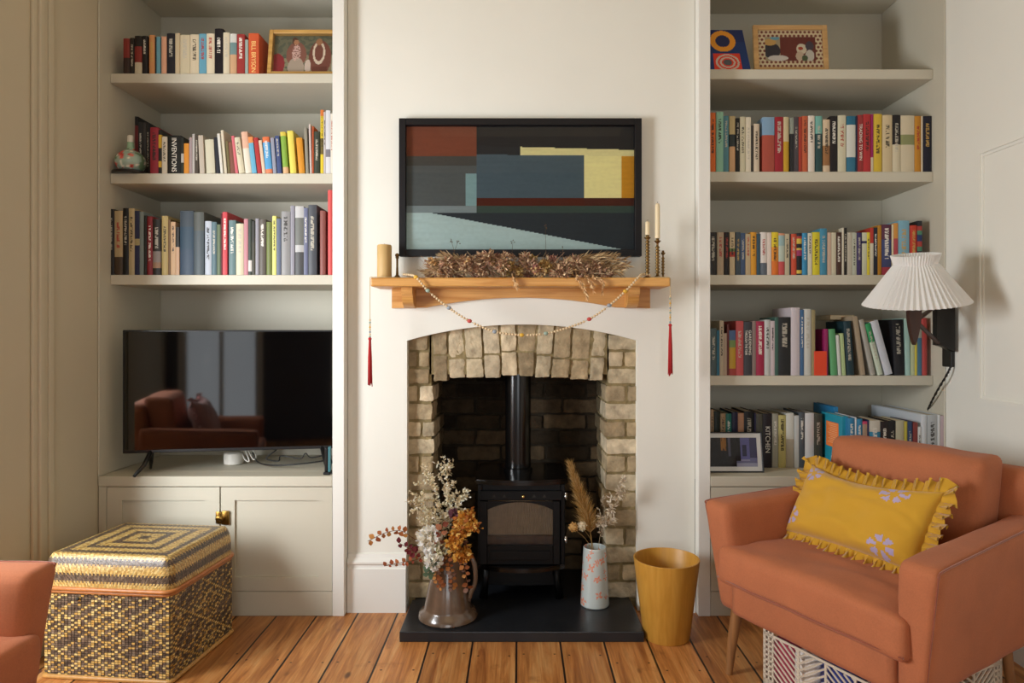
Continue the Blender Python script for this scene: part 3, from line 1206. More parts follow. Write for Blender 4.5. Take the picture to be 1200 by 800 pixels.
def art(u, v):
    def blk(a, b, c, d):
        return a <= u < b and c <= v < d
    n_ = 1.0 + .06 * noise.noise(Vector((u * 9, v * 40, 3))) + .05 * noise.noise(Vector((u * 60, v * 60, 1)))
    col = '#34383a'
    if v < .30:
        col = '#a9bfbe' if v < .34 - .35 * u else '#33393d'
    elif v < .36:
        col = '#7d8a8c' if u < .31 else '#3d4c45'
    elif u < .31:
        col = '#7a4634' if v > .76 else ('#4b4a46' if v > .68 else '#555a5a')
        if v < .68 and blk(.26, .31, .36, .62):
            col = '#7f9ea0'
    elif v > .86 - .05 * u:
        col = '#2c2c2d'
    elif v > .78 - .02 * u:
        col = '#2f3032' if u < .5 else '#d9d39a'
    elif u > .78:
        col = '#e2dc9e' if u < .945 else '#c08a2c'
        if v < .42:
            col = '#4c2a22'
    else:
        col = '#4d5d66' if v > .42 else '#51291f'
    return lin(col, 1.15 * n_)


bm = NB()
picture(bm, (fx0 + bw - .001, 2.985, fz0 + bw - .001), (1, 0, 0), (0, 0, 1), fx1 - fx0 - 2 * bw + .002, fz1 - fz0 - 2 * bw + .002, 250, 142, art)
wpart('picture_sheet', bm, M_art, pf)
bm = NB()
quad(bm, (fx0 + bw, 2.975, fz0 + bw), (fx1 - bw, 2.975, fz0 + bw), (fx1 - bw, 2.975, fz1 - bw), (fx0 + bw, 2.975, fz1 - bw))
M_pane = glass_mat('picture_glass', .02, (1, 1, 1, 1), .6)
wpart('glass_pane', bm, M_pane, pf)

# ---------------------------------------------------------------- television and the things on the counter
M_tv = mat('tv_plastic', '#0c0c0d', .35)
M_scr = mat('tv_screen', '#020203', .04, spec=.6)
M_scr.node_tree.nodes['Principled BSDF'].inputs['IOR'].default_value = 1.65
ang = math.radians(-9)
tv = thing('television', 'black flat screen television on splayed feet standing in the left alcove', 'television', (PX(143.5, 2.985), 2.985, ZCT), math.radians(9.0))
Wt = .958
h0, h1 = PZ(531.5, 2.985) - ZCT, PZ(386.5, 2.985) - ZCT
bm = NB()
box(bm, 0, Wt, 0, .022, h0, h1, .003, 2)
box(bm, .1, Wt - .1, .022, .06, h0 + .03, h0 + .36, .012, 2)
obj('housing', bm, M_tv, tv)
bm = NB()
quad(bm, (.007, -.0008, h0 + .014), (Wt - .007, -.0008, h0 + .014), (Wt - .007, -.0008, h1 - .007), (.007, -.0008, h1 - .007))
obj('screen', bm, M_scr, tv)
for x, s in ((.115, -1), (Wt - .115, 1)):
    for yy in (-.085, .10):
        bm = NB()
        tube(bm, [(x, .012, h0 + .012), (x + s * .018, .012 + yy * .45, h0 * .45), (x + s * .036, yy, .006)], [.011, .009, .007], 8)
        obj('foot', bm, M_tv, tv, True)
c = P(272, 543, 3.2)
t = thing('router', 'round white puck-shaped device behind the television on the counter', 'router', (c.x, 3.22, ZCT))
bm = NB()
lathe(bm, [(.038, 0), (.044, .004), (.046, .03), (.044, .052), (.036, .058)], 28)
obj('shell', bm, mat('white_plastic', '#d6d2c8', .4), t, 40.0)
M_cable = mat('cable_black', '#141312', .5)
M_cablew = mat('cable_white', '#d0ccc2', .5)
yc = 3.19


def cable(pts, r, m, label, loc=None):
    bm = NB()
    tube(bm, bez(pts, 8), r, 6)
    return one('cable', bm, m, label, 'cable', True)


def ctr(px, py, y=3.12):
    """a point on the counter seen at column px"""
    return Vector((PX(px, y), y, ZCT + max(.0035, PZ(py, y) - ZCT)))


cable([ctr(296, 530, 3.2), ctr(302, 541, 3.18), ctr(318, 545, 3.12), ctr(345, 544, 3.1), ctr(378, 540, 3.12), ctr(384, 537, 3.14)], .0035, M_cable, 'black cable lying along the counter behind the television')
cable([ctr(385, 532, 3.15), ctr(365, 536, 3.14), ctr(358, 531, 3.14), ctr(352, 537, 3.14), ctr(330, 534, 3.16), ctr(326, 540, 3.17), ctr(312, 537, 3.17), ctr(324, 527, 3.18)], .003, M_cable, 'black cable looping above the counter behind the television')
cable([ctr(283, 528, 3.23), ctr(287, 538, 3.2), ctr(292, 540, 3.19), ctr(289, 531, 3.2), ctr(286, 524, 3.22)], .0035, M_cablew, 'white cable curling beside the round white device')
cable([ctr(290, 526, 3.22), ctr(297, 538, 3.19), ctr(300, 534, 3.2), ctr(295, 524, 3.22)], .0035, M_cablew, 'white cable loop farther from the round white device')
t = thing('handset', 'black handset with teal edge standing at the right end of the counter', 'handset', (PX(384.5, 2.99), 2.985, ZCT))
bm = NB()
box(bm, -.016, .016, -.02, .03, 0, .012, .004, 2)
obj('dock', bm, M_tv, t)
bm = NB()
box(bm, -.012, .004, -.012, .02, .012, .118, .005, 2)
obj('body', bm, M_tv, t)
bm = NB()
box(bm, .005, .012, -.014, .012, .012, .122, .003, 2)
kid(obj('edge', bm, mat('teal_plastic', '#4d8791', .35), t), 'teal plastic edge')

# ================================================================ books
TC = {'w': ('#e6e0d2', 'white lettering'), 'r': ('#b03028', 'red lettering'), 'k': ('#26221e', 'dark lettering'), 'g': ('#c9a04c', 'gold lettering'),
      'p': ('#b9b2a0', 'pale lettering'), 'y': ('#f0cc80', 'gold lettering')}
M_page = mat('book_pages', '#d9ccb0', .9, var=.08, vscale=40)
MATS = {}


def dull(h, k=.14):
    c = [int(h.lstrip('#')[i:i + 2], 16) for i in (0, 2, 4)]
    m = sum(c) / 3
    return '#' + ''.join('%02x' % int(x + (m - x) * k) for x in c)


def book_mat(key, bands, tcol, tz, seed, g):
    """cloth or paper cover: bands of colour up the spine and a row of letter-like marks"""
    s = NT('cover_' + key)
    bands = [(p_, dull(c_)) for p_, c_ in bands]
    tcol = dull(tcol) if tcol else None
    ge = s.n('ShaderNodeTexCoord').outputs['Generated']
    sx = s.n('ShaderNodeSeparateXYZ')
    s.l(ge, sx.inputs[0])
    x, y, z = sx.outputs
    if len(bands) > 1:
        cr = s.n('ShaderNodeValToRGB')
        cr.color_ramp.interpolation = 'CONSTANT'
        el = cr.color_ramp.elements
        while len(el) < len(bands):
            el.new(.5)
        for e, (pos, c) in zip(el, sorted(bands)):
            e.position = pos
            e.color = lin(c, g)
        s.l(z, cr.inputs[0])
        col = cr.outputs[0]
    else:
        rgb = s.n('ShaderNodeRGB')
        rgb.outputs[0].default_value = lin(bands[0][1], g)
        col = rgb.outputs[0]
    if tcol:
        z0, z1 = tz
        cm = s.n('ShaderNodeCombineXYZ')
        s.l(s.math('MULTIPLY', x, 2.6), cm.inputs[0])
        s.l(s.math('MULTIPLY', z, 46.0), cm.inputs[2])
        cm.inputs[1].default_value = seed * 3.7
        nz = s.n('ShaderNodeTexNoise', i_Scale=1.0, i_Detail=1.0)
        s.l(cm.outputs[0], nz.inputs['Vector'])
        m = s.math('GREATER_THAN', nz.outputs[0], .47)
        m = s.math('MULTIPLY', m, s.math('LESS_THAN', s.math('ABSOLUTE', s.math('SUBTRACT', x, .5)), .2))
        m = s.math('MULTIPLY', m, s.math('MULTIPLY', s.math('GREATER_THAN', z, z0), s.math('LESS_THAN', z, z1)))
        m = s.math('MULTIPLY', m, s.math('LESS_THAN', y, .04))
        col = s.mix(s.math('MULTIPLY', m, .85), col, lin(tcol, g))
    s.l(col, s.b.inputs['Base Color'])
    s.b.inputs['Roughness'].default_value = .45
    s.b.inputs['Specular IOR Level'].default_value = .35
    return s.m


def book(px0, px1, top, zs, col, y, label, group, lean=0.0, bands=None, title=None, seed=0, g=1.0, s=None, depth=None, prev=None, text=None, zl=None):
    x0, x1 = PX(px0, y), PX(px1, y)
    if prev is not None and lean == 0:
        x0 = max(x0, prev + .0006)
    w = max(.005, x1 - x0)
    h = PZ(top, y) - zs
    if lean:
        dx = lean * y / F
        a = math.asin(max(-.6, min(.6, dx / h)))
        h = h / math.cos(a) * .985
        w = w * math.cos(a)
    else:
        a = 0
    d = depth or min(.70 * h + .012, YB - .03 - y)
    t = thing('book', label, 'book', (x0 if a <= 0 else x0 + w / math.cos(a), y, zs + .0006), 0, group)
    t.rotation_euler = (0, a, 0)
    ox = 0 if a <= 0 else -w
    th = min(.0028, w * .16)
    bm = NB()
    bulge = .0035 if w > .022 else .0012
    # spine
    n = 8
    o = [(ox + th, d), (ox, d)]
    for i in range(n + 1):
        u = i / n
        o.append((ox + w * u, bulge * (2 * u - 1) ** 2))
    o += [(ox + w, d), (ox + w - th, d), (ox + w - th, bulge + th + .001), (ox + th, bulge + th + .001)]
    A = [bm.verts.new((x, yy, 0)) for x, yy in o]
    B = [bm.verts.new((x, yy, h)) for x, yy in o]
    fs = []
    for i in range(len(o)):
        j = (i + 1) % len(o)
        fs.append(bm.faces.new((A[i], A[j], B[j], B[i])))
    # caps as thin strips
    m = len(o)
    for ring, fl in ((A, 0), (B, 1)):
        for q in ((1, 2, m - 1, 0), (m - 5, m - 4, m - 3, m - 2)):
            f = [ring[k] for k in q]
            try:
                bm.faces.new(f)
            except ValueError:
                pass
        f = [ring[k] for k in range(2, m - 4)] + [ring[m - 2], ring[m - 1]]
        try:
            bm.faces.new(f)
        except ValueError:
            pass
    bmesh.ops.recalc_face_normals(bm, faces=bm.faces)
    rg = random.Random(seed)
    z1 = .93 - rg.uniform(0, .12)
    z0 = z1 - rg.uniform(.35, .62)
    tcol = None if text else title
    obj('cover', bm, book_mat('%d' % seed, bands or [(0, col)], tcol, (z0, z1), seed, g), t)
    bm = NB()
    box(bm, ox + th + .0002, ox + w - th - .0002, bulge + th + .0015, d - .003, .003, h - .003)
    obj('page_block', bm, M_page, t)
    if text:
        txt, frac0, frac1, szf = text
        for k, line in enumerate(txt.split('/')):
            nl = len(txt.split('/'))
            size = w * szf
            # lettering runs down the spine, top of the letters towards the right
            m4 = Matrix.Translation((ox + w * (.5 + ((nl - 1) / 2 - k) * (.9 / nl)), -.0006, h * (frac0 + frac1) / 2)) @ Matrix(((0, 1, 0, 0), (0, 0, -1, 0), (-1, 0, 0, 0), (0, 0, 0, 1)))
            tb = text_bm(line, size, m4)
            zz = [v.co.z for v in tb.verts]
            L = max(zz) - min(zz)
            k2 = h * abs(frac1 - frac0) / L
            cz = (max(zz) + min(zz)) / 2
            for v in tb.verts:
                v.co.z = cz + (v.co.z - cz) * k2
            obj('title', tb, mat('title_ink', title or '#e6e0d2', .5), t)
    return x1


ORD = ['first', 'second', 'third', 'fourth', 'fifth', 'sixth', 'seventh', 'eighth', 'ninth', 'tenth', 'eleventh', 'twelfth', 'thirteenth', 'fourteenth', 'fifteenth',
       'sixteenth', 'seventeenth', 'eighteenth', 'nineteenth', 'twentieth'] + ['twenty-' + x for x in 'first second third fourth fifth sixth seventh eighth ninth'.split()] + ['thirtieth'] + \
      ['thirty-' + x for x in 'first second third fourth fifth sixth seventh eighth ninth'.split()] + ['fortieth']
USED = set()
BSEED = [0]


def row(data, zs, y0, where, group, g):
    items = []
    for ln in data.strip().split('\n'):
        a, _, o = ln.partition('|')
        p = a.split(None, 4)
        opt = {}
        for kv in o.split(';'):
            if '=' in kv:
                k, v = kv.strip().split('=', 1)
                opt[k] = v
        items.append((float(p[0]), float(p[1]), float(p[2]), p[3], p[4].strip().replace(' and ', '-and-'), opt))
    prev = None
    for i, (a, b, top, hx, nm, o) in enumerate(items):
        BSEED[0] += 1
        seed = BSEED[0]
        bands = None
        if 'b' in o:
            pos, bands, cur = 1.0, [], hx
            # listed from the top: colour@share, the rest is hx
            for part in o['b'].split(','):
                c, sh = part.split('@')
                sh = float(sh)
                pos -= sh
                bands.append((max(0, pos), '#' + c))
            if pos > .01:
                bands.append((0, '#' + hx))
            bands[-1] = (0, bands[-1][1])
        title, tname = TC[o['t']] if 't' in o else (None, None)
        y = y0 + float(o.get('y', 0))
        lean = float(o.get('l', 0))
        w = b - a
        size = 'thin ' if w < 4.6 else ('thick ' if w > 9.5 else '')
        det = o.get('d') or (('with ' + tname) if tname else '')
        base = (size + nm + ' book ' + det).strip()
        L, Rr = (items[i - 1][4] if i else None), (items[i + 1][4] if i + 1 < len(items) else None)
        if L and Rr:
            pos = ('between the %s and %s books' % (L, Rr)) if L != Rr else 'between two %s books' % L
        elif Rr:
            pos = 'leftmost of the row'
        else:
            pos = 'rightmost of the row'
        cand = ['%s %s, %s' % (base, pos, where), '%s %s, %s' % (size + nm + ' book', pos, where),
                '%s, %s from left, %s' % (base, ORD[i], where), '%s, %s from left, %s' % (size + nm + ' book', ORD[i], where)]
        lab = next(c for c in cand if len(c.split()) <= 16 and c not in USED)
        USED.add(lab)
        text = None
        if 's' in o:
            tx, f0, f1, sz = o['s'].split('~')
            text = (tx, float(f0), float(f1), float(sz))
        prev = book(a, b, top, zs, '#' + hx, y, lab, group, lean, bands, title, seed, g * float(o.get('g', 1)), None, float(o['dp']) if 'dp' in o else None, prev, text)
        if lean:
            prev = None


L1 = """
144 151.6 45 6e2420 dark red|b=8a2a24@.55,3a2620@.45;d=with dark lower half
152.2 157 44.4 2a2420 brown black|t=p
157.4 165.8 42 c8bca0 black and red|b=221c1a@.28,8c2a26@.42;d=with white base
166.2 172.4 42 241e20 black|t=w
174.4 181.2 41 cf8a50 orange|t=g
181.4 183 43 1c1a1a black
183.3 187.6 43 5f98a6 teal blue
188.7 194.8 42.7 d69a78 peach
195.1 205 39 1e1e26 black|t=p
205.3 210.4 39 c7b28c cream
210.7 222.2 40.8 cabd9a cream|t=p
222.6 232.7 40.4 cfbf9f cream|t=k
233 241.5 39.5 5b9cb6 sky blue|t=r
241.8 251 39.3 d4c6a8 cream|t=r
251.4 261 33.5 15121a black|t=w;d=with cream lettering, tallest of its row
261.3 268.6 38 cfc2a4 cream|t=p
269.2 277 39.5 c89a70 teal and tan|b=c8c8c0@.22,6a8a8a@.3
277.4 286.4 40 9e2e2c red|t=w
287.2 290.6 46.5 93a49c grey blue
291 303 39 cf5028 orange red|t=y;s=BILL BRYSON~.04~.8~.62
"""
row(L1, SHL[0][0], 3.025, 'top left shelf', 'books on the top shelf of the left bookcase', 1.05)
L2 = """
154 161.5 136.5 7a1f22 red and black|b=1c1818@.14,7a1f22@.6,2a2022@.26;y=.19
162 167 143 3c3a3c charcoal|y=.19;t=w
167.4 171 143.5 4a4644 dark grey|y=.19
171.4 175 144 2c2a2c black|y=.19;t=p
175.6 185.3 149.2 92202c crimson|t=k
185.6 189 152 c8981e yellow and black|b=1c1814@.12,c8981e@.3,1c1814@.3,c8981e@.14,1c1814@.14
189.3 195.6 160 c4b69c cream|t=k
195.9 211.8 158.7 15140f black|t=w;s=INVENTIONS~.05~.93~.5;d=with INVENTIONS on its spine
212.1 215.2 161 2b2f26 dark green|b=23251f@.45,b0aca0@.25
215.5 221.2 168 d9861e orange
221.6 225 161 a08c8c pinkish grey
225.3 228 157 b4aea6 pale grey
228.3 232.3 158 4a4034 dark brown|t=p
234 239.6 158 b9ab98 beige|l=-2
241.6 251.8 163 c7c1a6 cream|l=-2
253.4 257.6 160.5 22242c black|l=-3
258.4 261.4 156 cfccc0 white|l=-4.2
263 266 152 cbbfa4 cream|l=-4.6
267 270 165 6b5f38 olive|l=-3
270.4 275.4 166 7d4a38 brown|l=-3
275.8 279 158.7 d0606a pink|l=-5
279.8 286.6 160.7 cbc2a2 cream|l=-6;t=k
287.4 294.8 154 d5ccb8 peach topped|b=d8a588@.4;l=-5.4
295.4 300.8 160 5aa3c4 blue|b=d98040@.17;l=-5;d=with orange head
301.8 306.8 161 b02a2a red|l=-5
307.4 311 164 d4b99c cream|l=-4.6
311.2 319 160 4a9ad0 bright blue|b=dc6a38@.15,4a9ad0@.74,dc7a50@.11;l=-4.2;t=w;d=with orange ends
320 324 161 8a8fa0 grey blue|l=-3.4
325 330 158.7 3a4a7a navy|l=-3.2;t=p
331.6 337.6 154 80aa3a leaf green|b=d8c040@.1,80aa3a@.75,d8a878@.15;l=-3.6
340 347 152.7 e2d150 yellow|l=-4
350 357 161 d88c1e orange|l=-3.4
358.4 361.6 148.4 8d8878 grey|l=-2.4
363.2 365.4 144.6 c4b4ac pale pink|l=-1.6
365.6 367.6 148 b5502a orange red
367.9 374.4 154 3a3f33 dark green|t=p
375.5 379 128.8 e0c020 yellow|b=d8702c@.1,e0c020@.35,6a5a28@.25;t=k
379.2 381.6 131 b8b0b0 speckled white|t=k
381.8 387 129.4 cacace white|d=with grey base label;b=cacace@.62,77737c@.12
387.3 390.2 133 d8d0c0 white|t=r
"""
row(L2, SHL[1][0], 3.025, 'second left shelf', 'books on the second shelf of the left bookcase', 1.05)
L3 = """
126.2 133.4 245 1e1a16 black|t=p
133.7 143.2 247 b79e72 beige|t=r;b=b79e72@.72,4a3826@.28
143.6 150.2 243.7 191716 black|t=p
150.5 157.4 244 bfaa7c cream|t=k
157.7 163.3 247 2c2f52 navy|b=2c2f52@.44,b0a070@.1
163.5 168.2 248 7d8c8c grey blue
168.4 171.8 252.5 24241c black
172.1 178.4 253.6 8e1f26 red|t=w
178.7 188 256.5 2c241e dark brown|b=2c241e@.58,8c8078@.2,a0785a@.1;t=p
189.2 196.6 253 c2a968 tan yellow|t=k
196.8 199.8 257 7a5a34 brown
200 205.4 260 d2aa7e peach|t=k
205.6 210 266 cba27e peach|b=2a2624@.42
210.6 226.4 247 33465c slate blue|b=3a4650@.25,2c465a@.35
226.8 238.6 248.4 48545a slate grey|b=525650@.3,48545a@.5
240 247.4 259 b4bcc8 pale blue|t=k
247.6 253.6 260 56727c teal grey|t=p
254.2 258.4 263 5a6a48 green
258.6 260.4 250 5a1c20 maroon
260.6 266.2 248.4 cb343c red|t=w
267.8 276 258 5d7a7c teal grey|t=w
276.4 285.2 262 d0c4a4 cream|t=p
285.8 290.5 256.5 ba7880 pink
290.8 294.9 257 2c3428 black|b=2c3428@.74,c8c4bc@.2
295.2 299 259 3a3420 olive black|b=2a2820@.4
299.3 303.2 256 8a8890 grey
303.4 311.3 257 5e564c brown grey|t=w
312 318.4 260 6e7a3a olive green
319 323.6 253 dad66c yellow|t=k
324 329 256 58647c slate blue
329.4 339.7 247.7 8e8c8c grey|t=k
340.4 345 241 8c8a96 lilac grey
345.6 355.8 241.6 4a4a4c monochrome|b=b8b8b8@.17,6c6e68@.4,b0b0b0@.1
356 360.6 243.6 666a88 blue grey|t=w
361 371 240 484b52 charcoal|t=p
374.8 381.2 247 8c4a40 brown red
384 390 222.7 da4a48 coral red|d=tallest at the stile
"""
row(L3, SHL[2][0], 3.025, 'third left shelf', 'books on the third shelf of the left bookcase', 1.0)
R2 = """
831.6 838.8 132 e2661c orange|t=k
839.6 847.8 131 88c2a4 mint green|t=k
848 854.2 135.7 4d8696 teal blue|t=p
855 861.8 136 d8a878 tan and teal|b=c8b27c@.33,2d3a3c@.22
862.1 867 138.4 1e1c1a black|t=p
867.3 874 136.7 d0c8a6 cream|t=k
874.3 880 137.3 dacfb6 cream|t=p
880.3 883 147 3a3430 dark brown
883.4 890.2 145 cfbda2 cream|t=k
893.8 907.8 137.3 b04a38 red and blue|b=7aa0c0@.33
908.4 918.2 137 a21c28 crimson|t=p
918.5 924.8 137 c89a1c cream and yellow|b=c9b98c@.45
926 930.4 138 26262a grey and black|b=8c9488@.3
930.7 935.8 137 4a4248 charcoal|t=p
936.1 939.8 137 b03424 dark red
940.1 947 136 ca5a34 orange red|t=k
947.4 955 135.5 ded4c6 white|t=k
956 963.8 136 254a4c teal|b=6fb2a6@.32;t=p
964.8 972.8 140 d2ba98 cream|b=d2ba98@.5,9c6a3c@.38;t=k
973.1 981.8 136 1c1618 black|t=w
982.2 991.8 135 cfcaaa cream|t=r
992.5 1003 136 2a6f90 white and blue|b=1f6a8a@.16,d2d4ca@.58
1003.2 1005 136 1c2440 navy
1005.2 1011.8 134.7 a22c2c red|t=w;s=TRADING TO WIN~.2~.84~.75;d=with TRADING TO WIN lettering
1012 1020.8 133.7 ba282c red|t=k
1021 1023.6 134 a01c5c magenta|b=a01c5c@.75,d0c0a0@.25
1023.9 1033.8 133.5 dab62c yellow|t=k
1034.5 1046 134.7 cfba90 cream|t=k
1046.4 1055.6 134.7 d0c4a4 black and cream|b=1f1a1c@.52;t=p
1056 1072 135.3 d1c2a2 cream|b=d1c2a2@.34,8c905c@.18
1072.4 1079.8 136 cb8620 amber|t=r
1080 1081.6 136 d8ccb0 cream
1082 1092.2 136 1a1c30 navy|t=g
"""
row(R2, SHR[1][0], 3.025, 'second right shelf', 'books on the second shelf of the right bookcase', .95)
R3 = """
831.6 840 272 2a2420 dark brown|t=p
840.7 848.4 272 b29c7e beige|t=r
849 855 272 1c1412 black|t=r
855.3 861.5 272 cdba92 cream|b=cdba92@.38,6a8a4a@.08,c03a2c@.12;t=k
862.3 867.8 272 3e4c56 slate|t=g
868.1 873.4 273 3c5274 blue|t=p
873.8 879.6 274 baa27a tan|t=r
879.8 886.8 272 da941c amber|t=k
887 891 274 2c4e62 teal navy
891.3 899 272 dad2ca white|t=r;b=dad2ca@.72,5a6470@.28
899.3 904 272.5 dacabe cream
904.3 912.4 272 e2701c yellow and orange|b=e2c61c@.35,e88e1c@.33;t=k
912.7 919.8 273.5 c84848 pale green|b=d89068@.05,8fb0b0@.25,b0beae@.38
920.1 925.2 274 baae8e tan|t=k
925.5 926.8 274 1c1a1a black
927 933.7 274 d24a2c orange red|t=p
934 940 273 18161c black|b=2a2630@.08,c03a30@.06,d8b83c@.12,18161c@.1,d8b83c@.05,a02c5c@.14,18161c@.34,d8b83c@.08
940.3 946.4 273 2c8aba bright blue|t=w
947 951.7 273 d1ccba cream|t=k
952.2 961 272 dacb1e lemon yellow|t=k
961.3 969.4 267.7 3a8aaa blue|t=p
970 974.4 272.5 caaa92 salmon
974.6 979.8 272.5 cac2a6 cream
980 986.4 272.3 4a2c20 dark brown|t=w
987 989.2 267 d0c6ae cream
989.4 992.6 267 201c18 black|t=p
993 998.8 272.5 bab29e beige
999 1003.8 272.5 b6baa6 grey green|t=k
1004.2 1010.2 272.5 3a2c62 purple|t=p
1010.6 1016 272.5 cacaaa pale green|b=cacaaa@.2,2c2c5c@.06
1016.2 1019.6 272.3 e2ce2c yellow|t=k
1019.8 1023.8 267 d0c6ae red and cream|b=c43024@.33
1024.1 1028.5 266.5 1c2030 navy|t=w
1028.7 1033 264 ba7c14 amber
1033.5 1045 263 3c4474 purple and blue|b=5a2440@.3,3c4474@.55,a83040@.15;t=w
1045.4 1047.4 263 d8c8a0 cream
1047.6 1052.5 261.5 a04050 orange and plum|b=d89038@.3,b8404c@.35,4a3468@.35
1052.8 1066 258.5 76acc2 sky blue|t=g
1067 1075 264 ca3620 red|t=g
1075.3 1080.8 258.8 2a3448 striped|b=2a2a30@.1,b83a34@.08,4a8a6a@.08,2a3a70@.12,b83a34@.1,4a8a6a@.08,2a2a40@.1,b83a34@.1,4a80a0@.1
"""
row(R3, SHR[2][0], 3.025, 'third right shelf', 'books on the third shelf of the right bookcase', .95)
R4 = """
832.6 840 384.7 4e6162 slate green|t=p
840.2 843.3 387 1f6c88 teal blue
843.5 848.2 375.8 baaa8e cream|t=k
848.4 851.8 390.6 b69e86 beige
852 854.6 380 6c2622 maroon
854.8 862.3 387 d0a422 rainbow|b=4a6a9c@.22,7a9a50@.16,d0a422@.47,b84038@.15
862.6 871.5 376 ca4a4c coral|t=p
871.8 881.4 377 3c3c42 charcoal|t=w;s=GARDENING/THROUGH THE YEAR~.38~.84~.42;d=with GARDENING lettering
881.7 885.8 376 8c766e dusty pink
886 895.9 376.5 aa1c42 crimson|t=w
896.2 903.2 374.6 bcc0bc white|t=k
903.4 907.9 376 c8b8bc patterned white|t=k
908.1 912.2 371.6 3c6256 dark green
912.4 926.8 371.6 1f2022 black|t=p
927.2 937.6 360.3 cac0c6 lilac white
938 942.2 363 3c6694 blue|t=w
942.4 951 362 c8c8c0 white grey|t=p
951.5 955.4 363 9e8e62 tan
966.2 970.4 385.6 a01c60 magenta|dp=.12
974 981.8 385 5aaa6a green|l=-3
982.7 986.2 392 d2d6ce white|l=-3
987.2 991.4 390 b2ca8a light green|l=-3
992.8 1001.6 375.6 173640 dark teal|l=-4;t=p;d=with floral speckles
1009.4 1014.4 370 aa967a beige|l=-9.5
1020.8 1026.8 374 aaa69a grey beige|l=-14
1029.2 1035.6 379 c6d4bc green and white|b=2a9e5a@.36;l=-15;t=p
1037.8 1047 376 caced8 white|l=-17
1048.4 1060.6 373.5 1c1c22 black|l=-2.4;t=p
1061.4 1067 372 aad4c8 mint|l=-1.4
1067.6 1072 373 c6d2a2 pale green
1072.2 1075 378 e2d240 yellow
1075.2 1080.4 385 4a7e9c blue|b=b0b0a0@.2
1080.7 1087 372.5 ca4642 red
"""
row(R4, SHR[3][0], 3.025, 'fourth right shelf', 'books on the fourth shelf of the right bookcase', .9)
R5 = """
833 836.4 480 ba966e tan|t=k
836.8 844 482 1c261c black green
844.3 850.5 484.7 ae8e66 tan|t=k
850.8 857.4 484.7 1c7a6c teal|t=w
857.8 864.8 483 1c1c40 navy
865.1 872 484 c68e6a peach
872.3 883.8 482 18181a black|t=p
884 886 484 2a2a54 violet
886.3 893.8 485 5c5c50 grey
894.2 904.8 484.7 2a2226 brown black|t=w;s=KITCHEN~.28~.76~.72;d=with KITCHEN lettering
905.2 912.2 484.7 aaa692 grey cream|t=w
912.6 921.2 486.6 cabe6e yellow|t=k
921.5 930.6 484 bab09a white and beige|b=dadace@.48
931 936.4 487 ccd0cc white
936.7 943.4 483 50585e slate|t=w
943.7 954.2 484 d6d6d6 white
954.6 964 485 48483c olive|t=p
"""
row(R5, ZCT, 3.125, 'bottom right shelf behind frame', 'books on the counter of the right bookcase', .9)
R6 = """
994.6 1002 490 2a80b2 blue|t=w
1002.3 1003.8 489 d8d8d8 white
1004 1011 491 2a84b8 bright blue|t=w
1011.3 1016.4 494 b09078 tan and pink|b=d83a6c@.05
1016.7 1018.5 492 2a2c58 navy
1018.8 1032 493 2a88b4 cream and blue|b=d0c8b8@.2;t=w
1032.3 1041.6 494 241a1c black and white|t=w
1041.9 1050 493 1c1a1c black|t=p
1050.3 1060 493 bab698 cream
1060.3 1063.4 494 c8b83c yellow edged
1063.8 1070 494 28426e navy|t=p
1070.3 1075.6 495 8e3c38 brick red
1075.9 1079.8 500 d8dcdc white|t=k
1080.1 1086.8 486 d0d6dc white|dp=.42
1087.2 1098.8 486.3 b4babc pale grey|t=k;dp=.42
1099.1 1102 486 d8dcdc white|dp=.40
1102.3 1109 487 bea8ae pinkish grey
"""
row(R6, ZCT, 2.945, 'bottom right shelf behind armchair', 'books on the counter of the right bookcase', .9)

# teal book with an orange panel on its visible cover, standing forward of the row
zs = ZCT
yb = 2.975
t = thing('book', 'large teal book with orange panel on its cover beside the coral backrest', 'book', (PX(986.5, yb), yb, zs + .0006), 0, 'books on the counter of the right bookcase')
x1 = PX(993.8, yb) - PX(986.5, yb)
h = PZ(488, yb) - zs
bm = NB()
w, d, th = x1, .2, .003
for q in ((0, th, 0, d), (w - th, w, 0, d), (th, w - th, 0, th)):
    box(bm, q[0], q[1], q[2], q[3], 0, h, .0006)
obj('cover', bm, mat('teal_cover', '#1f8fa6', .5, g=1.0), t)
bm = NB()
box(bm, th, w - th, th + .001, d - .004, .003, h - .003)
obj('page_block', bm, M_page, t)
bm = NB()
box(bm, -.0006, -.0002, .03, .15, h * .42, h * .86)
kid(obj('panel', bm, mat('orange_panel', '#f08038', .5), t), 'orange printed panel')
bm = NB()
for k in range(11):
    zz = h * .83 - k * h * .033
    box(bm, -.0009, -.0006, .045, .135 - (k * 7 % 5) * .006, zz - h * .008, zz)
obj('text_lines', bm, mat('panel_print', '#f6c8a0', .6), t)
bm = NB()
box(bm, -.0006, -.0002, .05, .1, h * .08, h * .26)
kid(obj('sticker', bm, mat('white_sticker', '#e8ecec', .5), t), 'small white sticker')
tb = thing('book', 'wide blue book standing behind the teal book with orange panel', 'book', (PX(976, 3.2), 3.19, zs + .0006), 0, 'books on the counter of the right bookcase')
bm = NB()
h = PZ(474, 3.3) - zs
box(bm, 0, .003, 0, .22, 0, h, .0006)
box(bm, .017, .02, 0, .22, 0, h, .0006)
box(bm, .003, .017, 0, .003, 0, h)
obj('cover', bm, mat('blue_cover', '#2a86ba', .45), tb)
bm = NB()
box(bm, .003, .017, .004, .217, .003, h - .003)
obj('page_block', bm, M_page, tb)

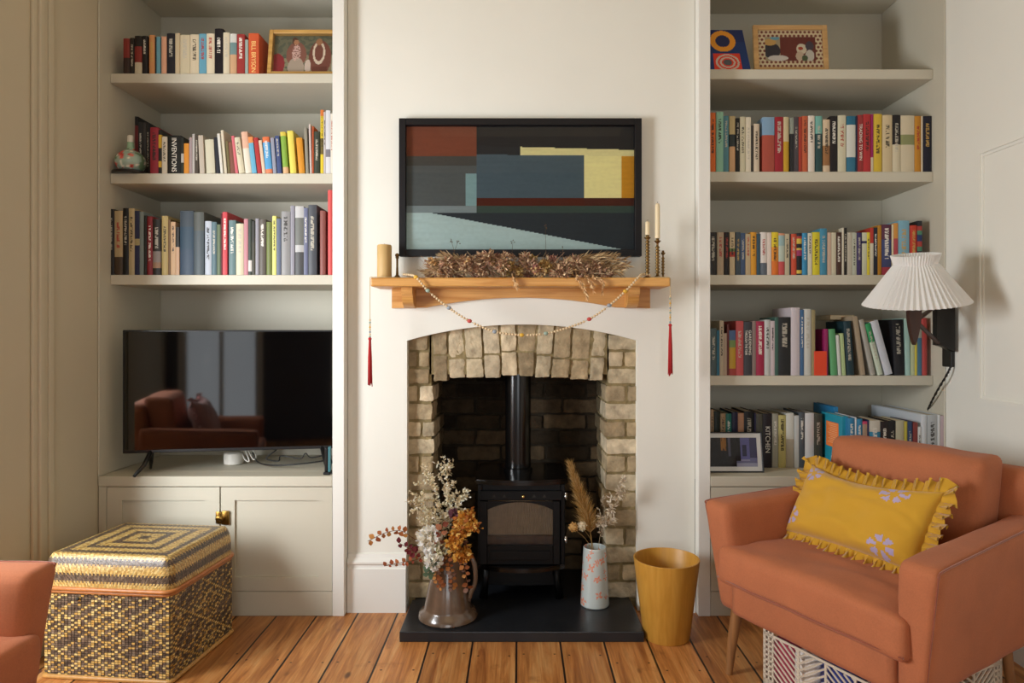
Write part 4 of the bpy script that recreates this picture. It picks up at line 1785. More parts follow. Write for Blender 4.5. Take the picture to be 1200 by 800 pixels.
# small orange-red notebook in front of the magenta book
yb = 3.0
t = thing('notebook', 'small orange-red notebook standing before the magenta book, fourth right shelf', 'notebook', (PX(956.6, yb), 3.022, SHR[3][0] + .0006))
w, h = PX(971.6, yb) - PX(956.6, yb), PZ(411.5, 3.02) - SHR[3][0]
bm = NB()
box(bm, 0, w, 0, .0016, 0, h, .0006)
box(bm, 0, w, .011, .0126, 0, h, .0006)
obj('cover', bm, mat('orange_red', '#d8401a', .5), t)
bm = NB()
box(bm, .001, w - .001, .0016, .011, .001, h - .001)
obj('page_block', bm, M_page, t)
# stack lying across the top of the leaning books
yb = 3.14
t = thing('book', 'tan book lying flat on top of the dark teal floral book', 'book', (PX(973, yb), yb, PZ(374.2, 3.03) + .001), 0, 'books on the fourth shelf of the right bookcase')
bm = NB()
w = PX(1001, yb) - PX(973, yb)
for q in ((0, .0015), (.0205, .022)):
    box(bm, 0, w, 0, .16, q[0], q[1])
box(bm, w - .002, w, 0, .16, .0015, .0205)
obj('cover', bm, mat('tan_cover', '#b9a27a', .6), t)
bm = NB()
box(bm, .002, w - .003, .002, .157, .0015, .0205)
obj('page_block', bm, M_page, t)

# ---------------------------------------------------------------- photo frames and ornaments on the shelves
M_photo = vmat('photo_print', .35, spec=.3)


def photo_frame(label, px0, px1, top, zs, y, fw, fcol, fn, tilt=8, rz=0, cat='photo frame', mt=None, matw=0, fd=.014, frame_mat=None, mat_fn=None):
    x0, x1 = PX(px0, y), PX(px1, y)
    w = x1 - x0
    h = (PZ(top, y + .02) - zs) / math.cos(math.radians(tilt))
    t = thing('photo_frame', label, cat, (x0, y, zs + .001), rz)
    t.rotation_euler = (-math.radians(tilt), 0, rz)
    bm = NB()
    for q in ((0, fw, 0, h), (w - fw, w, 0, h), (fw, w - fw, 0, fw), (fw, w - fw, h - fw, h)):
        box(bm, q[0], q[1], 0, fd, q[2], q[3], .0015)
    box(bm, fw * .5, w - fw * .5, fd - .004, fd, fw * .5, h - fw * .5)
    obj('frame', bm, frame_mat or mat('frame_' + fcol, fcol, .45), t)
    a = fw - .0005
    if matw:
        bm = NB()
        if mat_fn:
            picture(bm, (a, fd - .006, a), (1, 0, 0), (0, 0, 1), w - 2 * a, h - 2 * a, 90, 60, mat_fn)
        else:
            picture(bm, (a, fd - .006, a), (1, 0, 0), (0, 0, 1), w - 2 * a, h - 2 * a, 1, 1, lambda u, v: lin('#e8e6e0'))
        obj('mount', bm, M_photo, t)
        a += matw
    bm = NB()
    picture(bm, (a, fd - .0068, a), (1, 0, 0), (0, 0, 1), w - 2 * a, h - 2 * a, 84, 56, fn)
    obj('photograph', bm, M_photo, t)
    bm = NB()
    quad(bm, (fw, .004, fw), (w - fw, .004, fw), (w - fw, .004, h - fw), (fw, .004, h - fw))
    obj('glass_pane', bm, M_pane, t)
    bm = NB()
    sl = h * .8
    v = quad(bm, (w * .45, fd, h * .8), (w * .55, fd, h * .8), (w * .58, fd + sl * .3, .012), (w * .42, fd + sl * .3, .012))
    obj('easel_back', bm, M_gap, t)
    return t


def el(u, v, cx, cy, rx, ry):
    return ((u - cx) / rx) ** 2 + ((v - cy) / ry) ** 2 < 1


def wedding(u, v):
    n_ = noise.noise(Vector((u * 14, v * 10, 2)))
    c = '#6e705c' if n_ > 0 else '#5c6254'
    if v < .5 and n_ > -.1:
        c = '#8f8a70'
    if el(u, v, .06, .25, .12, .28):
        c = '#93303a'
    if el(u, v, .36, .5, .16, .34):
        c = '#8a5b50'
    if el(u, v, .36, .16, .13, .28):
        c = '#b3a596'
    if el(u, v, .36, .55, .07, .22) and noise.noise(Vector((u * 40, v * 30, 0))) > -.1:
        c = '#d8b8b0'
    if el(u, v, .33, .87, .05, .09):
        c = '#5a4034'
    if el(u, v, .35, .83, .04, .07):
        c = '#b58464'
    if el(u, v, .74, .42, .18, .46):
        c = '#7c4a40'
    if .62 < u < .86 and v < .2:
        c = '#6c3c34'
    r = ((u - .72) / .09) ** 2 + ((v - .56) / .28) ** 2
    if .6 < r < 1.2 and v < .8:
        c = '#e2d4c0'
    if el(u, v, .72, .84, .05, .09):
        c = '#a87858'
    if el(u, v, .55, .2, .05, .18):
        c = '#d8c8bc'
    if u > .93:
        c = '#c8ccc0' if v < .5 else '#7c9078'
    return lin(c, 1.15)


photo_frame('gold framed photograph of two people with garlands on the top left shelf', 312.5, 396, 33, SHL[0][0], 3.04, .018, '#c79a52', wedding, 9, frame_mat=oak('gilt_wood', '#a87c3c', '#d3aa62'), fd=.03)


def hexmat(u, v):
    a, b = u * 15, v * 10
    if int(math.floor(b)) % 2:
        a += .5
    fa, fb = a - math.floor(a) - .5, b - math.floor(b) - .5
    return lin('#7a3a30' if fa * fa + fb * fb < .1 else '#d8c8a4', 1.0)


def party(u, v):
    c = '#6e332e'
    if u < .3:
        c = '#a89a7c'
    if el(u, v, .13, .42, .17, .32):
        c = '#33323c'
    if el(u, v, .1, .78, .12, .14):
        c = '#c8a060'
    if el(u, v, .2, .95, .09, .08):
        c = '#6ca0b0'
    if el(u, v, .25, .12, .2, .12):
        c = '#cfc8c0'
    if el(u, v, .72, .5, .1, .22):
        c = '#d8cdb4'
    if el(u, v, .7, .52, .05, .07):
        c = '#b04a34'
    if el(u, v, .68, .2, .08, .2):
        c = '#c8b49c'
    if el(u, v, .88, .62, .08, .2):
        c = '#4a4450'
    if el(u, v, .88, .22, .09, .24):
        c = '#ccc6ba'
    if el(u, v, .78, .12, .06, .12):
        c = '#4a5a40'
    return lin(c, 1.0)


photo_frame('pale wood frame with hexagon-patterned mount around a photograph, top right shelf', 884.5, 972, 29, SHR[0][0], 3.05, .022, '#b58a56', party, 6, matw=.032, frame_mat=oak('pale_wood', '#a98352', '#c49c66'), mat_fn=hexmat)


def night(u, v):
    c = '#15151b'
    n_ = noise.noise(Vector((u * 30, v * 4, 5)))
    if n_ > .25:
        c = '#26262e'
    if .30 < u < .41 and v > .55:
        c = '#c8862c' if n_ > -.2 else '#6a4420'
    if .44 < u < .49 and v > .35:
        c = '#6c6c86'
    if .68 < u < .86:
        c = '#7c7cc0' if v > .25 else '#b8b8d8'
        if .72 < u < .8 and .35 < v < .75:
            c = '#3a3a5c'
    if u > .86:
        c = '#55557c' if v > .3 else '#8c8cb8'
    if v < .2 and .6 < u:
        c = '#c8c8e0' if v < .12 else '#8a8ab0'
    if .03 < u < .06 and .7 < v < .85:
        c = '#d8d4c0'
    return lin(c, .6)


photo_frame('black framed night photograph with white mount leaning before the bottom books', 822, 896, 506.5, ZCT, 3.015, .006, '#141416', night, 10, matw=.02)

# blue picture board with an orange ring and a red square (left end of the top right shelf)
yb = 3.04
t = thing('picture_board', 'blue picture board with orange ring and red square leaning on the top right shelf', 'picture', (PX(824, yb), yb, SHR[0][0] + .001))
t.rotation_euler = (math.radians(-14), 0, 0)
w, h = PX(880, yb) - PX(824, yb), (PZ(33, yb + .03) - SHR[0][0]) / math.cos(math.radians(14))


def board(u, v):
    X, Z = u * w, v * h
    c = '#1d3566' if v < .7 else '#1a2a58'
    r = math.hypot((X - .105), (Z - h * .72) * 1.15)
    if .035 < r < .062:
        c = '#d08a2c'
    elif r <= .035:
        c = '#232a50'
    if .052 < X < .175 and Z < h * .42:
        c = '#c83a28'
        q = math.hypot(X - .115, (Z - h * .2) * 1.3)
        if q < .055 and int(q / .009) % 2:
            c = '#b8ada0'
        if q < .02:
            c = '#54565a'
    return lin(c, 1.2)


bm = NB()
picture(bm, (0, -.0005, 0), (1, 0, 0), (0, 0, 1), w, h, 70, 60, board)
for v in bm.verts:      # the right edge slopes
    v.co.x -= (v.co.z / h) * .022 * (v.co.x / w)
obj('printed_front', bm, M_photo, t)
bm = NB()
vs = box(bm, 0, w, 0, .012, 0, h, .001)
for v in bm.verts:
    v.co.x -= (v.co.z / h) * .022 * (v.co.x / w)
obj('board', bm, mat('board_edge', '#c8beb0', .7), t)

# painted bottle on a black stand, second left shelf
yb = 3.06
c = Vector((PX(153, yb), yb, SHL[1][0]))
bm = NB()
lathe(bm, [(.070, 0), (.074, .004), (.074, .012), (.066, .016)], 32)
one('stand', bm, mat('ebony', '#17100f', .3), 'round black stand under the painted flower bottle', 'stand', 40.0, loc=None).location = c
bt = thing('bottle', 'pale green bottle painted with red flowers on a black stand', 'bottle', c + Vector((0, 0, .0165)))


def bottlecol(p):
    n1 = nz3(p, 26, 3)
    n2 = nz3(p, 60, 8)
    col = '#8fa396'
    if p.z > .10:
        col = '#86a88c'
    elif n1 > .18:
        col = '#a8322c' if n2 > -.1 else '#c8584c'
    elif n1 < -.25:
        col = '#5f7a5c'
    elif n2 > .3:
        col = '#d8d4c4'
    return lin(col, 1.25)


bm = NB()
pr = [(.030, 0), (.050, .006), (.062, .028), (.064, .045), (.058, .066), (.042, .084), (.024, .096), (.016, .106), (.0135, .125), (.0145, .130)]
path = bez([(r, 0, z) for r, z in pr], 5)
lathe(bm, [(p.x, p.z) for p in path], 48)
L = collayer(bm)
for f in bm.faces:
    for lp in f.loops:
        lp[L] = bottlecol(lp.vert.co)
obj('body', bm, vmat('painted_glass', .12, spec=.6, coat=.5), bt, True)
bm = NB()
lathe(bm, [(.009, .128), (.0125, .132), (.0125, .158), (.009, .162)], 20)
kid(obj('stopper', bm, mat('white_stopper', '#e0dccf', .4), bt, 40.0), 'white stopper')

# ================================================================ armchairs
def fabric(name, c, rough=.85, sheen=.35, var=.12, scale=260, g=1.0):
    s = NT(name)
    co = s.n('ShaderNodeTexCoord').outputs['Object']
    n1 = s.n('ShaderNodeTexNoise', i_Scale=6.0, i_Detail=5.0)
    s.l(co, n1.inputs['Vector'])
    w = s.n('ShaderNodeTexNoise', i_Scale=float(scale), i_Detail=2.0)
    s.l(co, w.inputs['Vector'])
    b = lin(c, g)
    d = tuple(x * (1 - var) for x in b[:3]) + (1,)
    l = tuple(min(1, x * (1 + var)) for x in b[:3]) + (1,)
    f = s.math('ADD', s.math('MULTIPLY', n1.outputs[0], .6), s.math('MULTIPLY', w.outputs[0], .4))
    rr = s.n('ShaderNodeMapRange', i_1=.35, i_2=.65)
    s.l(f, rr.inputs[0])
    s.l(s.mix(rr.outputs[0], d, l), s.b.inputs['Base Color'])
    s.b.inputs['Roughness'].default_value = rough
    s.b.inputs['Sheen Weight'].default_value = sheen
    s.b.inputs['Sheen Roughness'].default_value = .5
    s.bump(w.outputs[0], .12, .002)
    return s.m


M_coral = fabric('coral_linen', '#ab643f', sheen=.06)
M_walnut = oak('leg_wood', '#7a5230', '#96683c', 'z')
M_pipe = fabric('coral_seam', '#8f4a30')


def armchair(label, loc, rz):
    t = thing('armchair', label, 'armchair', loc, rz, 'coral armchairs')
    W, D = .765, .72
    ZB, ZA = .232, .61

    def arm(side):
        bm = NB()

        def warp(p):
            q = Vector(p)
            f = (p.z - ZB) / (ZA - ZB)
            # outer side leans out towards the top, front is slightly raked
            k = (1 - p.x / .085) if side < 0 else (p.x / .085)
            q.x = p.x + side * (.055 * f) * (.35 + .65 * k)
            q.y = p.y + .03 * (1 - f)
            q.z = p.z + .035 * (p.y / .68) * f
            q += Vector((nz3(q, 9, 4), 0, nz3(q, 7, 1))) * .003
            return q
        rbox(bm, (0, 0, ZB), (.085, .68, ZA), .022, (6, 24, 14), warp)
        bmesh.ops.translate(bm, verts=bm.verts, vec=(0 if side < 0 else W - .085, 0, 0))
        o = obj('arm', bm, M_coral, t, True)
        bm = NB()
        pts = []
        for z in (ZB + .01, .35, .45, .55, ZA - .02):
            f = (z - ZB) / (ZA - ZB)
            x = (-.055 * f + .006) if side < 0 else (W + .055 * f - .006)
            pts.append((x, .012 + .03 * (1 - f), z))
        f = 1
        xx = -.049 if side < 0 else W + .049
        pts += [(xx, .03, ZA - .005), (xx, .2, ZA + .004), (xx, .45, ZA + .016), (xx, .64, ZA + .026)]
        tube(bm, bez(pts, 5), .0028, 6)
        obj('piping', bm, M_pipe, o, True)
    arm(-1)
    arm(1)
    bm = NB()

    def wr(p):
        return Vector(p) + Vector((0, nz3(p, 6, 2), nz3(p, 5, 7))) * .004
    rbox(bm, (.078, .012, ZB), (W - .078, .09, .345), .014, (24, 4, 6), wr)
    obj('front_rail', bm, M_coral, t, True)
    bm = NB()
    rbox(bm, (.07, .085, ZB), (W - .07, .66, .33), .012, (10, 10, 4))
    obj('seat_base', bm, M_coral, t, True)

    # loose seat cushion
    def ws(p):
        q = Vector(p)
        u, v = (p.x - .03) / .68, (p.y + .005) / .56
        top = max(0, (p.z - .39) / .08)
        q.z += top * .022 * math.sin(PI * min(1, max(0, u))) ** .5 * math.sin(PI * min(1, max(0, v))) ** .4
        q.z += top * .010 * nz3((p.x * .7, p.y * 2.2, 0), 7, 3) * (.4 + u)
        q.z += top * .007 * math.sin(28 * p.y + 7 * nz3(p, 5, 6)) * max(0, nz3(p, 4, 9) + .25)
        q.y += .006 * nz3(p, 8, 5)
        return q
    bm = NB()
    rbox(bm, (.032, -.012, .335), (W - .032, .545, .462), .024, (40, 32, 8), ws)
    sc = obj('seat_cushion', bm, M_coral, t, True)
    bm = NB()
    tube(bm, [(.036, -.008, .355), (.2, -.013, .353), (W - .2, -.013, .353), (W - .036, -.008, .355)], .003, 6)
    obj('piping', bm, M_pipe, sc, True)

    # leaning back frame
    def lean(p, k=.2):
        q = Vector(p)
        q.y += k * (p.z - ZB)
        return q
    bm = NB()
    rbox(bm, (.0, .585, ZB), (W + .0, .69, .785), .035, (20, 6, 14), lambda p: lean(p, .14) + Vector((nz3(p, 6, 1), nz3(p, 6, 5), 0)) * .004)
    obj('backrest', bm, M_coral, t, True)

    def wb(p):
        q = lean(p, .2)
        u, v = (p.x - .04) / .64, (p.z - .46) / .37
        f = max(0, (.53 - p.y) / .12)
        q.y -= f * .03 * math.sin(PI * min(1, max(0, u))) ** .5 * math.sin(PI * min(1, max(0, v))) ** .5
        q += Vector((0, nz3(p, 7, 4) * .008, nz3(p, 9, 3) * .005))
        q.y -= .006 * math.sin(20 * p.x + 25 * p.z) * max(0, nz3(p, 4, 2))
        return q
    bm = NB()
    rbox(bm, (.02, .415, .455), (W - .085, .565, .825), .034, (30, 8, 24), wb)
    obj('back_cushion', bm, M_coral, t, True)
    for x, y in ((.06, .06), (W - .06, .06), (.06, .62), (W - .06, .62)):
        bm = NB()
        sx = -1 if x < .3 else 1
        sy = -1 if y < .3 else 1
        tube(bm, [(x, y, ZB + .01), (x + sx * .012, y + sy * .012, .12), (x + sx * .02, y + sy * .02, 0)], [.021, .017, .012], 14)
        obj('leg', bm, M_walnut, t, 40.0)
    for o in t.children_recursive:      # the seat narrows towards the back
        for v in o.data.vertices:
            v.co.x = W / 2 + (v.co.x - W / 2) * (1 - .21 * max(0, v.co.y) / W)
    return t


CHX = Vector((.697, 2.466, 0))
CHR = math.radians(-63)
armchair('coral fabric armchair with wooden legs in front of the right bookcase', CHX, CHR)
# second chair, only its arm in view at the left edge, facing into the room
armchair('coral fabric armchair at the left edge, its arm beside the woven chest', Vector((-1.232, 1.02, 0)), math.radians(90))


def chair_pt(x, y, z, o=CHX, r=CHR):
    return o + Vector((x * math.cos(r) - y * math.sin(r), x * math.sin(r) + y * math.cos(r), z))


# ---------------------------------------------------------------- scatter cushions
def throw_cushion(name, label, w, h, th, m, colfn, ruffle, rufm, seed=1, sag=.02):
    t = thing(name, label, 'cushion')
    bm = NB()
    nx, ny = 96, 56
    L = collayer(bm)
    rings = {}
    for s in (-1, 1):
        for j in range(ny + 1):
            for i in range(nx + 1):
                u, v = 2 * i / nx - 1, 2 * j / ny - 1
                edge = i in (0, nx) or j in (0, ny)
                if edge and s == 1:
                    rings[(s, i, j)] = rings[(-1, i, j)]
                    continue
                k = max(0, (1 - u ** 4)) ** .55 * max(0, (1 - v ** 4)) ** .55
                x = u * w / 2 * (1 - .05 * (1 - abs(u)) * 0 - .06 * (1 - v * v) * 0)
                x *= 1 - .045 * (1 - abs(v) ** 2) * abs(u) ** 6
                z = v * h / 2 * (1 - .07 * (1 - abs(u) ** 2) * abs(v) ** 4)
                if v > 0:
                    z -= sag * (1 - u * u) * v
                wr = .010 * noise.noise(Vector((u * 3 + seed, v * 3, s))) + .006 * math.sin(14 * u + 5 * v + 4 * noise.noise(Vector((u * 2, v * 2, seed)))) * abs(u) ** 2 * max(0, 1 - abs(v))
                rings[(s, i, j)] = bm.verts.new((x, s * (th / 2 * k) + wr * k, z + h / 2))
        for j in range(ny):
            for i in range(nx):
                q = [rings[(s, i, j)], rings[(s, i + 1, j)], rings[(s, i + 1, j + 1)], rings[(s, i, j + 1)]]
                if s > 0:
                    q.reverse()
                f = bm.faces.new(q)
                c = colfn((i + .5) / nx, (j + .5) / ny, s)
                for lp in f.loops:
                    lp[L] = c
    obj('cover', bm, m, t, True)
    if ruffle:
        bm = NB()
        L = collayer(bm)
        per = []
        m_ = 110
        for k in range(m_):
            per.append((2 * k / m_ - 1, -1, 0, -1))
        for k in range(60):
            per.append((1, 2 * k / 60 - 1, 1, 0))
        for k in range(m_):
            per.append((1 - 2 * k / m_, 1, 0, 1))
        for k in range(60):
            per.append((-1, 1 - 2 * k / 60, -1, 0))
        pre = []
        n = len(per)
        for a, (u, v, ox, oz) in enumerate(per):
            x = u * w / 2 * (1 - .045 * (1 - abs(v) ** 2) * abs(u) ** 6)
            z = v * h / 2 * (1 - .07 * (1 - abs(u) ** 2) * abs(v) ** 4)
            if v > 0:
                z -= sag * (1 - u * u) * v
            # smooth the outward direction round the corners
            p, q = per[(a - 4) % n], per[(a + 4) % n]
            o = Vector((ox + p[2] + q[2], 0, oz + p[3] + q[3])).normalized()
            tang = Vector((-o.z, 0, o.x))
            ph = a * .82 + 1.5 * noise.noise(Vector((a * .13, 0, seed)))
            col = []
            for r_ in range(6):
                d = r_ / 5
                amp = .016 * d + .002
                pt = Vector((x, 0, z + h / 2)) + o * (ruffle * d * (1 + .12 * math.sin(a * .7))) + Vector((0, 1, 0)) * (amp * math.sin(ph)) + tang * (amp * .7 * math.sin(2 * ph + .4))
                col.append(bm.verts.new(pt))
            pre.append(col)
        for a in range(n):
            b = (a + 1) % n
            for r_ in range(5):
                f = bm.faces.new((pre[a][r_], pre[b][r_], pre[b][r_ + 1], pre[a][r_ + 1]))
                for lp in f.loops:
                    lp[L] = colfn(.5, .5, 1)
        obj('ruffle', bm, rufm, t, True)
    return t


def fabv(name, bumpy=.15):
    s = NT(name)
    a = s.n('ShaderNodeVertexColor', layer_name='Col')
    s.l(a.outputs[0], s.b.inputs['Base Color'])
    co = s.n('ShaderNodeTexCoord').outputs['Object']
    w = s.n('ShaderNodeTexNoise', i_Scale=220.0, i_Detail=2.0)
    s.l(co, w.inputs['Vector'])
    s.bump(w.outputs[0], bumpy, .002)
    s.b.inputs['Roughness'].default_value = .85
    s.b.inputs['Sheen Weight'].default_value = .25
    return s.m


OCH = lin('#c4941f')
LIL = lin('#a99bbe')
CW, CHH = .50, .27


def ochre(u, v, s):
    if s > 0:
        return OCH
    X, Z = u * CW, v * CHH
    for cx, cz, rr, ph in ((.055, .235, 1, .3), (.385, .225, 1.05, 0), (.03, .055, .9, .8), (.40, .035, 1.0, .2)):
        dx, dz = X - cx, (Z - cz) * 1.25
        r = math.hypot(dx, dz) / rr
        a = math.atan2(dz, dx) + ph
        if .016 < r < .044 and math.cos(6 * a) > -.35 and noise.noise(Vector((X * 70, Z * 70, 2))) > -.45:
            return LIL
    return OCH


def place_cushion(t, p0, p1, ptop, lift=0):
    """bottom edge from p0 to p1 (world), cushion plane through ptop"""
    x = (p1 - p0).normalized()
    z = ptop - (p0 + p1) / 2
    z = (z - x * z.dot(x)).normalized()
    y = z.cross(x)
    m = Matrix((x, y, z)).transposed().to_4x4()
    m.translation = (p0 + p1) / 2
    t.matrix_world = m
    t.rotation_mode = 'XYZ'
    t.location, t.rotation_euler = m.to_translation(), m.to_euler()


yc_ = throw_cushion('scatter_cushion', 'ochre ruffled scatter cushion with lilac flower prints on the right armchair', CW, CHH, .13, fabv('ochre_linen'), ochre, .042, fabv('ochre_ruffle'), 2, .03)
place_cushion(yc_, chair_pt(.078, .272, .495), chair_pt(.60, .262, .495), chair_pt(.338, .405, .72))
PINK = lin('#cf9c96')
pc = throw_cushion('scatter_cushion', 'dusty pink scatter cushion on the left armchair', .45, .32, .13, fabv('pink_linen'), lambda u, v, s: PINK, .02, fabv('pink_ruffle'), 5)
ca = Vector((-1.232, 1.02, 0))
place_cushion(pc, chair_pt(.14, .30, .49, ca, PI / 2), chair_pt(.60, .30, .49, ca, PI / 2), chair_pt(.37, .42, .80, ca, PI / 2))

# ---------------------------------------------------------------- crate under the right armchair
M_crate = mat('white_plastic_crate', '#cfc2ae', .45)
ck = thing('storage_crate', 'white slotted plastic crate of coloured things under the right armchair', 'crate', chair_pt(.15, .10, 0), CHR)
cl_, cw_, ch_ = .50, .50, .225


def lattice(bm, L, H, put):
    """one slotted side; put(a0,a1,z0,z1) adds a bar"""
    put(0, L, 0, .02)
    put(0, L, H - .03, H - .022)
    put(0, L, H - .008, H)
    n = int(L / .016)
    for i in range(n + 1):
        a = L * i / n
        put(max(0, a - .003), min(L, a + .003), H - .03, H)
    put(0, L, H - .05, H - .042)
    for a in (0, .016, .034):
        put(a, a + .007, 0, H)
        put(L - a - .007, L - a, 0, H)
    for i in range(10):
        z = .02 + (H - .07) * i / 9
        put(0, .04, z - .003, z + .003)
        put(L - .04, L, z - .003, z + .003)
    for k in range(1, 4):
        put(.04 + (L - .08) * k / 4 - .004, .04 + (L - .08) * k / 4 + .004, .02, H - .05)


def diag(bm, L, H, f):
    for k in range(4):
        a0, a1 = .04 + (L - .08) * k / 4, .04 + (L - .08) * (k + 1) / 4
        zmid = (.02 + H - .05) / 2
        for i in range(-6, 12):
            s_ = 1 if k % 2 else -1
            z0 = .02 + i * .022
            p0 = (a0, z0)
            p1 = (a1, z0 + s_ * (a1 - a0) * .7)
            pts = []
            for t_ in range(9):
                q = (p0[0] + (p1[0] - p0[0]) * t_ / 8, p0[1] + (p1[1] - p0[1]) * t_ / 8)
                if .018 < q[1] < H - .045:
                    pts.append(f(*q))
            if len(pts) > 1:
                tube(bm, pts, .0035, 5)


for k, (L_, nm) in enumerate(((cl_, 'front'), (cl_, 'back'), (cw_, 'left'), (cw_, 'right'))):
    bm = NB()
    if nm in ('front', 'back'):
        y = 0 if nm == 'front' else cw_
        lattice(bm, L_, ch_, lambda a, b, c, d: box(bm, a, b, y, y + .004, c, d))
        diag(bm, L_, ch_, lambda a, z: (a, y + .002, z))
    else:
        x = 0 if nm == 'left' else cl_
        lattice(bm, L_, ch_, lambda a, b, c, d: box(bm, x - .004, x, a, b, c, d))
        diag(bm, L_, ch_, lambda a, z: (x - .002, a, z))
    obj('side_panel', bm, M_crate, ck)
bm = NB()
box(bm, .004, cl_ - .005, .005, cw_ - .001, 0, .006)
obj('base', bm, M_crate, ck)
for i, (x0, x1, z1, cc, nm) in enumerate(((.02, .10, .17, '#b03450', 'crimson'), (.11, .20, .16, '#e8e0d8', 'white'), (.21, .33, .18, '#2a3a8c', 'blue'), (.34, .47, .15, '#c86a3c', 'orange'))):
    bm = NB()
    rbox(bm, (x0, .02, .008), (x1, .30, z1), .01, (6, 8, 6), lambda p: Vector(p) + Vector((nz3(p, 14, i), nz3(p, 14, i + 5), 0)) * .003)
    o = one('folded_cloth', bm, fabric('cloth_' + nm, cc), '%s folded cloth inside the white crate under the armchair' % nm, 'cloth', True)
    o.location, o.rotation_euler = ck.location, ck.rotation_euler

# ================================================================ woven chest
def weave_panel(bm, org, ua, uz, L, H, nu, nv, fn, out, gap=.0004):
    org, ua, uz, out = Vector(org), Vector(ua), Vector(uz), Vector(out)
    for j in range(nv):
        for i in range(nu):
            c, lift = fn(i, j, nu, nv)
            a0, a1 = L * i / nu, L * (i + 1) / nu
            z0, z1 = H * j / nv, H * (j + 1) / nv
            pts = [org + ua * a + uz * z for a, z in ((a0, z0), (a1, z0), (a1, z1), (a0, z1))]
            mid = org + ua * ((a0 + a1) / 2) + uz * ((z0 + z1) / 2) + out * (lift + .0022)
            e = [org + ua * ((a0 + a1) / 2 + sx * (a1 - a0) * .42) + uz * ((z0 + z1) / 2 + sz * (z1 - z0) * .40) + out * (lift + .0018) for sx, sz in ((-1, -1), (1, -1), (1, 1), (-1, 1))]
            b = [bm.verts.new(p) for p in pts]
            t = [bm.verts.new(p) for p in e]
            fs = [bm.faces.new(t)]
            paint(bm, fs, c)
            fs = [bm.faces.new((b[k], b[(k + 1) % 4], t[(k + 1) % 4], t[k])) for k in range(4)]
            paint(bm, fs, tuple(x * .3 for x in c[:3]) + (1,))


M_straw = vmat('woven_straw', .38, var=.25, vscale=120, spec=.5)
M_straw2 = vmat('woven_lid', .33, var=.2, vscale=120, spec=.5, bump=.25, bscale=160)
bx = thing('woven_chest', 'woven straw chest with striped lid standing before the left cupboard', 'basket', (-1.425, 2.6, 0), math.radians(-6))
BW, BD, BH = .47, .41, .315
rs = random.Random(5)
STRAW = ['#bd9a58', '#c8a966', '#b08a48', '#ceb476']
DARK = ['#54463a', '#473a30', '#625242', '#6c5c4c']


def sidefn(i, j, nu, nv):
    # straw squares on dark strips, closer together along diamond lines
    d = abs((i + 9) % 18 - 9) + abs((j + 4) % 18 - 9)
    k = d % 9
    if k in (0, 1, 5):
        on = (i + j) % 2 == 0
    elif k in (2, 4, 6):
        on = (i + 2 * j) % 3 == 0
    else:
        on = (i + j * 2) % 4 == 0
    if on:
        return lin(rs.choice(STRAW), rs.uniform(.9, 1.2)), .0014
    return lin(rs.choice(DARK), rs.uniform(.8, 1.5)), 0


hx, hy = BW / 2, BD / 2
for nm, org, ua, L, out in (('front', (-hx, -hy, .012), (1, 0, 0), BW, (0, -1, 0)), ('right', (hx, -hy, .012), (0, 1, 0), BD, (1, 0, 0)),
                            ('left', (-hx, hy, .012), (0, -1, 0), BD, (-1, 0, 0)), ('back', (hx, hy, .012), (-1, 0, 0), BW, (0, 1, 0))):
    bm = NB()
    weave_panel(bm, org, ua, (0, 0, 1), L, BH - .012, int(L / .0125), 38, sidefn, out)
    obj('side_panel', bm, M_straw, bx)
bm = NB()
box(bm, -hx + .004, hx - .004, -hy + .004, hy - .004, .006, BH - .004, col=lin('#2a221a'))
obj('lining', bm, M_straw, bx)
M_cane = mat('cane', '#b98a4a', .4, var=.2, vscale=60)


def frame_loop(z, r, e=.0, rad=.03):
    pts = []
    for cx, cy, a0 in ((hx + e - rad, hy + e - rad, 0), (-hx - e + rad, hy + e - rad, 90), (-hx - e + rad, -hy - e + rad, 180), (hx + e - rad, -hy - e + rad, 270)):
        for k in range(5):
            a = math.radians(a0 + 22.5 * k)
            pts.append((cx + rad * math.cos(a), cy + rad * math.sin(a), z))
    return pts + [pts[0]]


bm = NB()
tube(bm, frame_loop(.008, 0, .004, .012), .008, 10, False)
kid(obj('base_rail', bm, M_cane, bx, True), 'pale cane rail round the foot')
# lid: domed box with concentric stripes
lid = NB()
LZ0, LZ1 = BH + .004, .438
L_ = collayer(lid)
nx_, ny_ = 120, 108
ex = .008
grid = {}
Hx, Hy = hx + ex, hy + ex


def lidpt(u, v):
    """u, v in -1..1 wrap from the rim up over the top"""
    m = max(abs(u), abs(v))
    sk = .62        # beyond this the surface turns down into the skirt
    if m < 1e-6:
        return Vector((0, 0, LZ1 + .004))
    if m <= sk:
        s_ = m / sk
        k = (.90 * s_) / m
        return Vector((u * k * Hx, v * k * Hy, LZ1 + .004 * (1 - s_ * s_)))
    t_ = (m - sk) / (1 - sk)
    a = t_ * PI / 2
    ro = .90 + .10 * math.sin(min(1, t_ * 1.6) * PI / 2)
    k = ro / m
    z = LZ1 - (LZ1 - LZ0) * (t_ ** 1.35)
    p = Vector((u * k * Hx, v * k * Hy, z))
    # rounded vertical corners
    rad = .035
    cx, cy = Hx - rad, Hy - rad
    if abs(p.x) > cx and abs(p.y) > cy:
        d = Vector((abs(p.x) - cx, abs(p.y) - cy))
        mm = max(d.x, d.y)
        d = d.normalized() * mm
        p.x = math.copysign(cx + d.x, p.x)
        p.y = math.copysign(cy + d.y, p.y)
    return p


